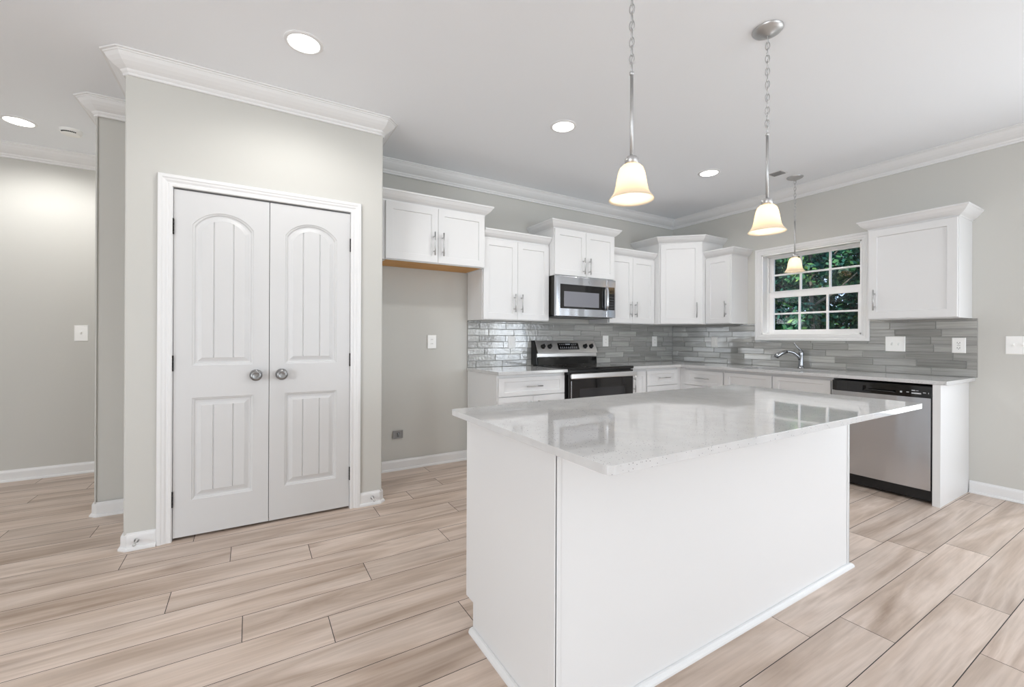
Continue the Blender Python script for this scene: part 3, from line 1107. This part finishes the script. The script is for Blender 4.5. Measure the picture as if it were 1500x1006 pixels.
# ------------------------------------------------------------------ range
RX0, RX1 = -2.312, -1.452
RM = (RX0 + RX1) / 2
RF = -0.660
t = thing('range', (RM, -0.33, 0), 'stainless and black freestanding electric range below the microwave', 'range')
b = MB().box(RX0, RX1, RF + 0.03, -0.025, 0.03, 0.898)
for x in (RX0 + 0.05, RX1 - 0.05):
    for y in (-0.08, -0.55):
        b.box(x - 0.02, x + 0.02, y - 0.02, y + 0.02, 0, 0.03)
build('body', b, 'black', t)
build('cooktop', MB().box(RX0 - 0.001, RX1 + 0.001, RF - 0.012, -0.10, 0.899, 0.926), 'glossblack', t, bevel=0.004)
for cx, cy, r in ((RX0 + 0.2, -0.50, 0.115), (RX1 - 0.2, -0.50, 0.09), (RX0 + 0.2, -0.24, 0.08), (RX1 - 0.2, -0.24, 0.10)):
    rg = MB().lathe([(r, 0.9262), (r, 0.9266), (r - 0.003, 0.9266), (r - 0.003, 0.9262)], lambda u, v, w: Vector((cx + u, cy + v, w)), 40)
    build('burner_mark', rg, 'steel2', t)
# backguard: black riser, then a leaning stainless console
bg = MB()
prof = [(-0.020, 0.90), (-0.112, 0.926), (-0.108, 1.000), (-0.020, 1.000)]
bg.rings([[Vector((x, y, z)) for y, z in prof] for x in (RX0 + 0.02, RX1 - 0.012)], True, True)
build('backguard_riser', bg, 'glossblack', t)
cs = MB()
prof = [(-0.018, 1.008), (-0.103, 1.008), (-0.100, 1.046), (-0.122, 1.050), (-0.060, 1.184), (-0.018, 1.184)]
cs.rings([[Vector((x, y, z)) for y, z in prof] for x in (RX0 + 0.014, RX1 - 0.008)], True, True)
con = build('console', cs, 'steel3', t, bevel=0.002)
build('console_side', MB().rings([[Vector((x, y, z)) for y, z in [(-0.012, 0.926), (-0.112, 0.926), (-0.098, 1.046), (-0.118, 1.050), (-0.056, 1.187), (-0.012, 1.187)]] for x in (RX0 - 0.002, RX0 + 0.0135)], True, True), 'black', t)
pa, pb_ = Vector((0, -0.122, 1.050)), Vector((0, -0.060, 1.184))
Vd = (pb_ - pa).normalized()
Nd = Vector((0, -Vd.z, Vd.y))
FC = lambda u, v, w: Vector((u, pa.y, pa.z)) + Vd * v + Nd * w
for kx in (RX0 + 0.095, RX0 + 0.185, RX1 - 0.175, RX1 - 0.085):
    k = MB().lathe([(0, 0), (0.027, 0), (0.026, 0.008), (0.021, 0.012), (0.020, 0.026), (0.017, 0.030), (0, 0.030)], lambda u, v, w: FC(kx + u, 0.075 + v, w + 0.0005), 24)
    k.fbox(lambda u, v, w: FC(kx + u, 0.075 + v, w), -0.005, 0.005, -0.020, 0.020, 0.028, 0.038)
    build('knob', k, 'black', con)
build('display', MB().fbox(FC, RX0 + 0.30, RX1 - 0.265, 0.038, 0.118, 0.0003, 0.002), 'glossblack', con)
for r_, zv in enumerate((0.052, 0.066, 0.098)):
    for c_ in range(9):
        if r_ == 2 and c_ in (3, 4, 5):
            continue
        u = RX0 + 0.325 + c_ * 0.028
        build('display_mark', MB().fbox(FC, u, u + 0.014, zv, zv + 0.0045, 0.002, 0.0024), 'mark', con)
for k_ in range(4):
    u = RM - 0.02 + k_ * 0.017
    build('display_digit', MB().fbox(FC, u, u + 0.011, 0.094, 0.108, 0.002, 0.0024), 'mark', con)
# oven door with window and handle, storage drawer
FR = FA(RF + 0.028)
od = build('oven_door', MB().fbox(FR, RX0 + 0.004, RX1 - 0.004, 0.235, 0.885, 0, 0.036), 'glossblack', t, bevel=0.003)
build('window', MB().fbox(FR, RX0 + 0.13, RX1 - 0.13, 0.34, 0.72, 0.0362, 0.0375), 'ovenwin', od)
build('trim_strip', MB().fbox(FR, RX0 + 0.022, RX0 + 0.030, 0.24, 0.80, 0.036, 0.0375), 'steel', od)
hb = MB().fbox(FR, RX0 - 0.004, RX1 + 0.012, 0.822, 0.872, 0.060, 0.082)
hh = build('handle', hb, 'steel3', od, bevel=0.008, seg=3)
for u in (RX0 + 0.01, RX1 - 0.04):
    hp = MB().fbox(FR, u, u + 0.03, 0.834, 0.862, 0.036, 0.062)
    build('handle_post', hp, 'steel', od)
build('storage_drawer', MB().fbox(FR, RX0 + 0.004, RX1 - 0.004, 0.06, 0.228, 0, 0.034), 'steel', t, bevel=0.003)

# ------------------------------------------------------------------ microwave
MX0, MX1, MZ0, MZ1, MF = -2.306, -1.494, 1.437, 1.849, -0.445
MWd = MX1 - MX0
MH = MZ1 - MZ0
t = thing('microwave', ((MX0 + MX1) / 2, -0.22, MZ0), 'stainless over-the-range microwave hanging above the range', 'microwave')
build('body', MB().box(MX0 + 0.002, MX1 - 0.002, MF + 0.035, -0.009, MZ0 + 0.01, MZ1 - 0.001), 'steel2', t, bevel=0.002)
FM = FA(MF + 0.034)
md = build('door', MB().fbox(FM, MX0, MX0 + MWd * 0.835, MZ0, MZ1 - 0.004, 0, 0.034), 'steel', t, bevel=0.004)
build('window', MB().fbox(FM, MX0 + MWd * 0.066, MX0 + MWd * 0.80, MZ0 + MH * 0.19, MZ0 + MH * 0.79, 0.0342, 0.036), 'glossblack', md)
build('screen', MB().fbox(FM, MX0 + MWd * 0.122, MX0 + MWd * 0.70, MZ0 + MH * 0.24, MZ0 + MH * 0.615, 0.0361, 0.0368), 'screen', md)
build('emblem', MB().lathe([(0, 0.0365), (0.011, 0.0365), (0.013, 0.0355), (0.013, 0.034)], lambda u, v, w: FM(MX0 + MWd * 0.53 + u, MZ0 + MH * 0.885 + v, w), 24), 'pipe', md)
hb = MB().tube([FM(MX0 + MWd * 0.817, MZ0 + MH * 0.19, 0.05), FM(MX0 + MWd * 0.817, MZ0 + MH * 0.30, 0.068), FM(MX0 + MWd * 0.817, MZ0 + MH * 0.68, 0.068), FM(MX0 + MWd * 0.817, MZ0 + MH * 0.79, 0.05)], 0.014, 12)
for q in (0.2, 0.78):
    hb.tube([FM(MX0 + MWd * 0.817, MZ0 + MH * q, 0.03), FM(MX0 + MWd * 0.817, MZ0 + MH * q, 0.055)], 0.010, 10)
build('handle', hb, 'steel', md)
cp_ = build('control_panel', MB().fbox(FM, MX0 + MWd * 0.838, MX1, MZ0, MZ1 - 0.004, 0, 0.034), 'steel', t, bevel=0.004)
build('keypad', MB().fbox(FM, MX0 + MWd * 0.872, MX1 - MWd * 0.022, MZ0 + MH * 0.20, MZ0 + MH * 0.80, 0.0342, 0.036), 'glossblack', cp_)
for r_ in range(5):
    for c_ in range(3):
        u = MX0 + MWd * 0.886 + c_ * 0.023
        v = MZ0 + MH * 0.25 + r_ * 0.028
        build('key_mark', MB().fbox(FM, u, u + 0.010, v, v + 0.006, 0.036, 0.0364), 'screen', cp_)
ub = MB().box(MX0 + 0.01, MX1 - 0.01, MF + 0.04, -0.02, MZ0 - 0.004, MZ0 + 0.010)
build('underside_panel', ub, 'black', t)
for k in range(2):
    x = MX0 + 0.12 + k * 0.34
    vg = MB().box(x, x + 0.24, MF + 0.08, MF + 0.22, MZ0 - 0.006, MZ0 - 0.0045)
    build('grease_filter', vg, 'vent', t)

# ------------------------------------------------------------------ dishwasher
WD0, WD1 = -2.166, -2.806          # y range
XD = -0.640
t = thing('dishwasher', (XD, (WD0 + WD1) / 2, 0), 'stainless dishwasher with black control strip at the counter end', 'dishwasher')
FW = FB(XD + 0.03)
build('body', MB().box(XD + 0.031, -0.02, WD1 + 0.004, WD0 - 0.004, 0.02, 0.868), 'black', t)
build('toe_kick', MB().box(XD + 0.012, XD + 0.0305, WD1 + 0.006, WD0 - 0.006, 0.022, 0.094), 'black', t)
dm = MB()
nU, nV = 24, 10
rows = []
for i in range(nU + 1):
    u = -WD0 + 0.004 + (WD0 - WD1 - 0.014) * i / nU
    s = 2 * i / nU - 1
    bow = 0.030 + 0.006 * (1 - s * s)
    rows.append((u, bow))
zz = [0.100, 0.780]
front = [[FW(u, z, w) for u, w in rows] for z in zz]
back = [[FW(u, z, 0.002) for u, w in rows] for z in zz]
n = len(rows)
dm.rings([front[0], front[1], back[1], back[0], front[0]], False, False)
dm.add([front[0][0], front[1][0], back[1][0], back[0][0]], [(0, 1, 2, 3)])
dm.add([front[0][-1], front[1][-1], back[1][-1], back[0][-1]], [(0, 1, 2, 3)])
build('door', dm, 'steel', t)
cpn = MB()
u0, u1 = -WD0 + 0.003, -WD1 - 0.003
cpn.fbox(FW, u0, u0 + 0.215, 0.783, 0.866, 0, 0.036)
cpn.fbox(FW, u0 + 0.425, u1, 0.783, 0.866, 0, 0.036)
cpn.fbox(FW, u0 + 0.215, u0 + 0.425, 0.783, 0.800, 0, 0.036)
cpn.fbox(FW, u0 + 0.215, u0 + 0.425, 0.840, 0.866, 0, 0.036)
cpn.fbox(FW, u0 + 0.215, u0 + 0.425, 0.800, 0.840, 0, 0.006)
cpo = build('control_panel', cpn, 'glossblack', t)
build('handle', MB().tube([FW(u0 + 0.22, 0.802, 0.030), FW(u0 + 0.235, 0.808, 0.040), FW(u0 + 0.405, 0.808, 0.040), FW(u0 + 0.42, 0.802, 0.030)], 0.006, 10), 'black', cpo)
for (a, b_, c_, d_) in ((0.452, 0.464, 0.808, 0.820), (0.490, 0.505, 0.813, 0.818), (0.520, 0.575, 0.806, 0.815), (0.520, 0.540, 0.828, 0.834), (0.545, 0.56, 0.829, 0.832), (0.585, 0.602, 0.816, 0.821), (0.615, 0.618, 0.812, 0.822)):
    build('control_mark', MB().fbox(FW, u0 + a, u0 + b_, c_, d_, 0.0361, 0.0364), 'mark', cpo)

# ------------------------------------------------------------------ kitchen island
IX0, IX1, IY0, IY1 = -4.130, -2.178, -2.882, -2.256
t = thing('kitchen_island', ((IX0 + IX1) / 2, (IY0 + IY1) / 2, 0), 'white kitchen island cabinet with plain panels in the foreground', 'island')
ZI = 0.8905
ib = MB().prism([(IY1 - 0.066, 0), (IY0 + 0.010, 0), (IY0 + 0.010, ZI), (IY1, ZI), (IY1, 0.118), (IY1 - 0.066, 0.118)], IX0 + 0.006, IX1 - 0.006)
ib.v = [Vector((v.z, v.x, v.y)) for v in ib.v]
build('body', ib, 'cab', t)
build('back_panel', MB().box(IX0 + 0.001, IX1 - 0.001, IY0, IY0 + 0.010, 0, ZI), 'cab', t, bevel=0.001)
for nm, x in (('left', IX0), ('right', IX1 - 0.006)):
    pm = MB().prism([(IY1 - 0.066, 0), (IY0 + 0.0105, 0), (IY0 + 0.0105, ZI), (IY1, ZI), (IY1, 0.118), (IY1 - 0.066, 0.118)], x, x + 0.0058)
    pm.v = [Vector((v.z, v.x, v.y)) for v in pm.v]
    build('end_panel', pm, 'cab', t)
for x0, x1 in ((IX0 - 0.003, IX0 + 0.006), (IX1 - 0.006, IX1 + 0.003)):
    build('corner_trim', MB().box(x0, x1, IY0 - 0.003, IY0 + 0.026, 0.0, ZI), 'cab', t, bevel=0.0015)
build('corner_trim', MB().box(IX0, IX0 + 0.022, IY0 - 0.003, IY0 - 0.0005, 0.0, ZI), 'cab', t, bevel=0.002)
build('corner_trim', MB().box(IX1 - 0.022, IX1, IY0 - 0.003, IY0 - 0.0005, 0.0, ZI), 'cab', t, bevel=0.002)
shoe = [(0, 0), (0.020, 0), (0.019, 0.007), (0.015, 0.014), (0.008, 0.019), (0, 0.020)]
build('shoe_moulding', sweep(MB(), [(IX0 - 0.001, IY1 - 0.066), (IX0 - 0.001, IY0 - 0.001), (IX1 + 0.001, IY0 - 0.001), (IX1 + 0.001, IY1 - 0.066)], shoe, FLAT, side=1), 'cab', t)
FI = frame((0, IY1 + 0.001, 0), (-1, 0, 0), (0, 0, 1), (0, 1, 0))
for k in range(3):
    a = -IX1 + 0.006 + k * (IX1 - IX0 - 0.012) / 3
    b_ = a + (IX1 - IX0 - 0.012) / 3 - 0.004
    d = shaker(FI, a, b_, 0.70, ZI - 0.02, 'drawer', t, stile=0.055, rail=0.036)
    bar_pull(FI, (a + b_) / 2, 0.785, 0.175, False, d)
    m_ = (a + b_) / 2
    for a2, b2, s in ((a, m_ - 0.0015, 1), (m_ + 0.0015, b_, -1)):
        d = shaker(FI, a2, b2, 0.124, 0.694, 'door', t)
        bar_pull(FI, m_ - 0.04 * s, 0.56, 0.175, True, d)
o = build('island_countertop', slab(MB(), rrect(-4.205, -2.213, -3.192, -2.252, 0.022), [], 0.891, ZC), 'quartz', loc=(-3.2, -2.72, 0.891), bevel=0.002)
tag(o, 'large white speckled quartz slab on the island with wide overhang', 'countertop')


# ------------------------------------------------------------------ pendants
def pendant(x, y, zrim, label, bulb=10.0):
    t = thing('pendant_light', (x, y, H), label, 'pendant light', 'bell-shaped pendant lights')
    V = lambda u, v, w: Vector((x + u, y + v, w))
    build('canopy', MB().lathe([(0, H - 0.034), (0.016, H - 0.034), (0.022, H - 0.028), (0.048, H - 0.020), (0.066, H - 0.011), (0.071, H - 0.004), (0.071, H - 0.0005)], V, 36), 'nickel', t)
    zr = zrim
    zt = zr + 0.140
    # bell shade, outer and inner skin
    outer = [(0.088, 0), (0.084, 0.006), (0.074, 0.018), (0.066, 0.034), (0.061, 0.055), (0.057, 0.080), (0.052, 0.105), (0.045, 0.124), (0.034, 0.135), (0.022, 0.139)]
    inner = [(r - 0.0035, h + 0.001) for r, h in outer][1:]
    prof = [(r, zr + h) for r, h in reversed(inner)] + [(0.0868, zr - 0.001)] + [(r, zr + h) for r, h in outer]
    build('shade', MB().lathe(prof, V, 40), 'shade', t)
    build('bulb', MB().lathe([(0, zr + 0.030), (0.016, zr + 0.034), (0.026, zr + 0.050), (0.027, zr + 0.064), (0.020, zr + 0.084), (0.014, zr + 0.100), (0.013, zr + 0.136)], V, 20), 'bulb', t)
    cu = MB().lathe([(0, zt - 0.004), (0.026, zt - 0.004), (0.026, zt + 0.022), (0.022, zt + 0.028), (0.010, zt + 0.030), (0, zt + 0.030)], V, 28)
    build('socket_cup', cu, 'nickel', t)
    zrod = zr + 0.505
    rd = MB().tube([V(0, 0, zt + 0.028), V(0, 0, zrod)], 0.0065, 12)
    rd.lathe([(0.0065, zrod - 0.012), (0.009, zrod - 0.010), (0.009, zrod), (0.004, zrod + 0.006), (0, zrod + 0.006)], V, 14)
    build('rod', rd, 'nickel', t)
    # chain of oval links from the rod to the canopy
    z0, z1 = zrod + 0.002, H - 0.034
    pitch = 0.0335
    nl = max(int(round((z1 - z0) / pitch)), 1)
    pitch = (z1 - z0) / nl
    c = MB()
    for k in range(nl):
        zc = z0 + pitch * (k + 0.5)
        hl = pitch / 2 + 0.0045
        wl_ = 0.0095
        pts = []
        for i in range(16):
            a = 2 * PI * i / 16
            d = wl_ * math.cos(a)
            e = zc + hl * math.sin(a)
            ang = 0.5 + (PI / 2 if k % 2 else 0)
            pts.append(V(d * math.cos(ang), d * math.sin(ang), e))
        c.tube(pts, 0.0023, 6, closed=True)
    wire = MB().tube([V(0.004 * math.sin(k * 1.7), 0.004 * math.cos(k * 1.7), z0 + (z1 - z0) * k / 40) for k in range(41)], 0.0017, 6)
    build('chain', c, 'nickel', t)
    build('cord', wire, 'nickel', t)
    light('pendant_glow', 'POINT', (x, y, zr + 0.055), None, bulb, (1.0, 0.88, 0.70), shadow_soft_size=0.03)


pendant(-3.632, -2.710, 1.762, 'brushed nickel pendant with lit bell shade, nearest, over the left half of the island')
pendant(-2.655, -2.706, 1.762, 'brushed nickel pendant with lit bell shade over the right half of the island')
pendant(-0.360, -1.724, 1.873, 'small far pendant with lit bell shade in front of the kitchen window')


# ------------------------------------------------------------------ ceiling fixtures
def can(x, y, label, e=35.5):
    t = thing('recessed_light', (x, y, H), label, 'ceiling light', 'round recessed ceiling lights')
    V = lambda u, v, w: Vector((x + u, y + v, w))
    build('trim_ring', MB().lathe([(0.078, H - 0.003), (0.082, H - 0.008), (0.092, H - 0.006), (0.098, H - 0.0005)], V, 40), 'trim', t)
    build('diffuser', MB().lathe([(0, H - 0.005), (0.05, H - 0.005), (0.079, H - 0.004)], V, 40), 'can', t)
    light('can_light', 'SPOT', (x, y, H - 0.012), (0, 0, -1), e, (1.0, 0.985, 0.96), spot_size=math.radians(165), spot_blend=0.6, shadow_soft_size=0.07)


can(-4.683, -1.352, 'round recessed ceiling light in front of the pantry, large and near')
can(-2.922, -1.350, 'round recessed ceiling light above the floor in front of the range')
can(-1.172, -1.352, 'round recessed ceiling light nearest the kitchen corner')
can(-6.400, 0.694, 'round recessed ceiling light in the hall beside the smoke detector', 58.0)

t = thing('smoke_detector', (-6.12, 0.69, H), 'round white smoke detector on the hall ceiling', 'smoke detector')
V = lambda u, v, w: Vector((-6.12 + u, 0.69 + v, w))
build('housing', MB().lathe([(0, H - 0.036), (0.045, H - 0.036), (0.056, H - 0.032), (0.060, H - 0.022), (0.066, H - 0.014), (0.068, H - 0.0005)], V, 36), 'plate', t)
sl = MB()
for k in range(10):
    a0 = -2.4 + k * 0.16
    sl.rings([[V(r * math.cos(a), r * math.sin(a), z) for r, z in ((0.0575, H - 0.031), (0.0605, H - 0.024), (0.0625, H - 0.024), (0.0595, H - 0.031))] for a in (a0, a0 + 0.12)], True, True)
build('vent_slots', sl, 'slot', t)

t = thing('air_vent', (-0.612, -1.69, H), 'small grey louvred air vent in the ceiling near the window', 'vent')
build('frame', MB().box(-0.672, -0.553, -1.757, -1.623, H - 0.004, H - 0.0005), 'trim', t)
lv = MB()
for k in range(7):
    x = -0.659 + k * 0.0135
    lv.box(x, x + 0.010, -1.742, -1.638, H - 0.010, H - 0.004)
build('louver', lv, 'vent', t)


# ------------------------------------------------------------------ plates on the walls
def plate(F, u, v, w, h, label, cat, name, style, n=1, group=None):
    """F: w outwards from the wall surface."""
    t = thing(name, F(u, v, 0), label, cat, group)
    mb = MB()
    a, b = w / 2, h / 2
    e = 0.004
    rgs = [[F(u + su * (a - i), v + sv * (b - i), d) for su, sv in ((-1, -1), (1, -1), (1, 1), (-1, 1))] for i, d in ((0, 0.0003), (0, 0.002), (e, 0.0055))]
    mb.rings(rgs, True, True)
    build('cover', mb, 'plate', t)
    if style == 'toggle':
        for k in range(n):
            du = u + (k - (n - 1) / 2) * 0.047
            tg = MB().fbox(F, du - 0.011, du + 0.011, v - 0.020, v + 0.020, 0.0055, 0.0062)
            build('toggle_frame', tg, 'plate', t)
            build('toggle', MB().rings([[F(du + s1 * q, v + c + s2 * r, d) for s1, s2 in ((-1, -1), (1, -1), (1, 1), (-1, 1))] for q, c, r, d in ((0.005, 0.0, 0.011, 0.006), (0.004, 0.008, 0.006, 0.018))], True, True), 'plate', t)
    elif style == 'duplex':
        for s in (-1, 1):
            r = build('receptacle', MB().fbox(F, u - 0.016, u + 0.016, v + s * 0.020 - 0.014, v + s * 0.020 + 0.014, 0.0055, 0.0075), 'plate', t, bevel=0.002)
            q = MB()
            for du in (-0.007, 0.006):
                q.fbox(F, u + du - 0.0012, u + du + 0.0012, v + s * 0.020 - 0.003, v + s * 0.020 + 0.007, 0.0075, 0.0078)
            build('slot', q, 'slot', r)
    elif style == 'gfci':
        r = build('receptacle', MB().fbox(F, u - 0.018, u + 0.018, v - 0.034, v + 0.034, 0.0055, 0.0075), 'plate', t, bevel=0.001)
        q = MB()
        for s in (-1, 1):
            for du in (-0.008, 0.007):
                q.fbox(F, u + du - 0.0016, u + du + 0.0016, v + s * 0.021 - 0.004, v + s * 0.021 + 0.006, 0.0075, 0.0078)
            q.fbox(F, u - 0.003, u + 0.003, v + s * 0.021 - 0.010, v + s * 0.021 - 0.006, 0.0075, 0.0078)
        build('slot', q, 'slot', r)
        build('button', MB().fbox(F, u - 0.010, u + 0.010, v - 0.003, v + 0.003, 0.0075, 0.009), 'rubber', r)
    elif style == 'rocker':
        build('rocker', MB().fbox(F, u - 0.016, u + 0.016, v - 0.033, v + 0.033, 0.0055, 0.009), 'plate', t, bevel=0.002)
    elif style == 'blank':
        build('screw', MB().lathe([(0, 0.0068), (0.003, 0.0066), (0.0035, 0.0055)], lambda x, y, z: F(u + x, v + 0.035 + y, z), 12), 'rubber', t)
        build('screw', MB().lathe([(0, 0.0068), (0.003, 0.0066), (0.0035, 0.0055)], lambda x, y, z: F(u + x, v - 0.035 + y, z), 12), 'rubber', t)
    return t


FAw = FA(0.0)
FAt = FA(-0.008)
FBt = FB(-0.008)
FBw = FB(0.0)
plate(FA(YH), -6.208, 1.238, 0.092, 0.138, 'single white light switch on the hall wall at far left', 'light switch', 'light_switch', 'toggle')
plate(FAw, -3.444, 1.173, 0.088, 0.130, 'white duplex outlet on the painted wall of the empty fridge space', 'outlet', 'wall_outlet', 'duplex')
plate(FAt, -2.560, 1.168, 0.088, 0.134, 'white rocker switch plate on the shiny tiles left of the range', 'light switch', 'light_switch', 'rocker')
plate(FAt, -1.230, 1.180, 0.092, 0.132, 'white outlet plate on the tiles just right of the range', 'outlet', 'wall_outlet', 'duplex')
plate(FAt, -0.364, 1.175, 0.092, 0.132, 'white plate on the range wall tiles closest to the corner', 'outlet', 'wall_outlet', 'duplex')
plate(FBt, 0.630, 1.172, 0.088, 0.130, 'white plate on the window wall tiles between the corner and the window', 'outlet', 'wall_outlet', 'rocker')
plate(FBt, 2.390, 1.174, 0.140, 0.134, 'white two-switch plate on the tiles right of the window', 'light switch', 'light_switch', 'toggle', 2)
plate(FBt, 2.795, 1.168, 0.082, 0.124, 'white outlet with dark slots near the right end of the tiles', 'outlet', 'wall_outlet', 'gfci')
plate(FBw, 3.135, 1.174, 0.176, 0.136, 'white multi-switch plate on the bare wall at the right edge', 'light switch', 'light_switch', 'toggle', 3)

# recessed water-line box low on the fridge wall
t = thing('water_line_box', (-3.766, 0, 0.326), 'small grey water-line box low on the wall of the fridge space', 'valve box')
V = lambda u, v, w: Vector((-3.766 + u, -w, 0.326 + v))
rm = MB()
rm.fbox(V, -0.046, 0.046, 0.028, 0.036, 0.0, 0.006)
rm.fbox(V, -0.046, 0.046, -0.036, -0.028, 0.0, 0.006)
rm.fbox(V, -0.046, -0.038, -0.028, 0.028, 0.0, 0.006)
rm.fbox(V, 0.038, 0.046, -0.028, 0.028, 0.0, 0.006)
build('rim', rm, 'pipe', t)
build('recess', MB().fbox(V, -0.038, 0.038, -0.028, 0.028, 0.0, 0.0015), 'pipe', t)
build('valve', MB().tube([V(0, -0.02, 0.010), V(0, 0.012, 0.010)], 0.006, 10).tube([V(-0.012, 0.012, 0.012), V(0.012, 0.012, 0.012)], 0.005, 10), 'chrome', t)

# ------------------------------------------------------------------ outside the window
M['lawn'] = mat('lawn', (70, 96, 42), 0.9)


def leaf_mat():
    m = mat('tree_leaves', (52, 84, 48), 0.55, spec=0.3)
    p = m.node_tree.nodes['Principled BSDF']
    at = nd(m, 'ShaderNodeAttribute', attribute_name='tint')
    sep = nd(m, 'ShaderNodeSeparateColor')
    lk(m, at.outputs['Color'], sep.inputs[0])
    r = ramp(m, [(0.0, lin((14, 48, 50))), (0.45, lin((38, 92, 76))), (0.8, lin((86, 134, 78))), (1.0, lin((146, 176, 96)))])
    lk(m, sep.outputs[0], r.inputs[0])
    lk(m, r.outputs[0], p.inputs['Base Color'])
    return m


M['leaf'] = leaf_mat()
M['bark'] = mat('tree_bark', (112, 104, 96), 0.9, bump=(18, 0.5, 0.02))
o = build('lawn', MB().box(0.3, 40, -20, 30, -0.5, -0.4), 'lawn', kind='structure')


def make_crown(seed, R, z0, z1, n_clump, leaves):
    r = random.Random(seed)
    mb = MB()
    for c in range(n_clump):
        a = r.uniform(0, 2 * PI)
        h = r.random()
        rad = R * math.sqrt(r.random()) * (0.55 + 0.45 * math.sin(PI * (0.15 + 0.8 * h)))
        cx, cy, cz = rad * math.cos(a), rad * math.sin(a), z0 + (z1 - z0) * h
        cr = r.uniform(0.28, 0.55)
        tone = r.random()
        for l in range(leaves):
            d = Vector((r.gauss(0, 1), r.gauss(0, 1), r.gauss(0, 1))).normalized() * cr * (r.random() ** 0.4)
            p = Vector((cx, cy, cz)) + Vector((d.x, d.y, d.z * 0.7))
            s = r.uniform(0.07, 0.13)
            nrm = (d.normalized() * 0.6 + Vector((r.gauss(0, 0.5), r.gauss(0, 0.5), 0.5 + r.gauss(0, 0.4)))).normalized()
            t1 = nrm.cross(Vector((r.gauss(0, 1), r.gauss(0, 1), r.gauss(0, 1)))).normalized()
            t2 = nrm.cross(t1)
            g_ = min(max(0.15 + 0.55 * tone + r.gauss(0, 0.16), 0), 1)
            mb.add([p - t1 * s, p + t2 * s * 0.55, p + t1 * s, p - t2 * s * 0.55], [(0, 1, 2, 3)], tint=(g_, r.random(), 0))
    return mb


protos = []


def tree(x, y, s, rz, which):
    lab = 'green leafy tree in the woods outside the kitchen window'
    t = thing('tree', (x, y, -0.4), lab, 'tree', 'trees outside the kitchen window')
    t.rotation_euler = (0, 0, rz)
    t.scale = (s, s, s)
    tr, cr = protos[which]
    for src in (tr, cr):
        c = src.copy()
        COL.objects.link(c)
        c.parent = t
    return t


for sd in (1, 2, 3):
    r = random.Random(sd * 31)
    tk = MB()
    pts = [Vector((0, 0, -0.1))]
    for k in range(1, 9):
        pts.append(Vector((r.gauss(0, 0.06) + pts[-1].x, r.gauss(0, 0.06) + pts[-1].y, k * 0.95)))
    tk.tube(pts, [0.085 - 0.007 * k for k in range(9)], 10)
    for k in range(7):
        b0 = pts[r.randint(2, 7)]
        a = r.uniform(0, 2 * PI)
        L_ = r.uniform(0.8, 1.6)
        tk.tube([b0, b0 + Vector((math.cos(a) * L_ * 0.5, math.sin(a) * L_ * 0.5, 0.35)), b0 + Vector((math.cos(a) * L_, math.sin(a) * L_, 0.9))], [0.05, 0.035, 0.015], 7)

    def raw(name, mb, m):
        me = bpy.data.meshes.new(name)
        me.from_pydata([tuple(v) for v in mb.v], [], mb.f)
        me.materials.append(M[m])
        if any(q is not None for q in mb.tint):
            ca = me.color_attributes.new('tint', 'FLOAT_COLOR', 'CORNER')
            for p, q in zip(me.polygons, mb.tint):
                for li in p.loop_indices:
                    ca.data[li].color = (*q, 1)
        return bpy.data.objects.new(name, me)
    protos.append((raw('trunk', tk, 'bark'), raw('crown', make_crown(sd, 1.0, 0.3, 8.2, 100, 75), 'leaf')))

rt = random.Random(5)
k = 0
for row in range(5):
    for q in range(6):
        x, y = 9.2 + 2.5 * row, -2.4 + 2.45 * q + 0.5 * row + (1.2 if row % 2 else 0)
        tree(x + rt.uniform(-0.15, 0.15), y + rt.uniform(-0.06, 0.06), rt.uniform(0.82, 0.92), rt.uniform(0, 6.28), k % 3)
        k += 1
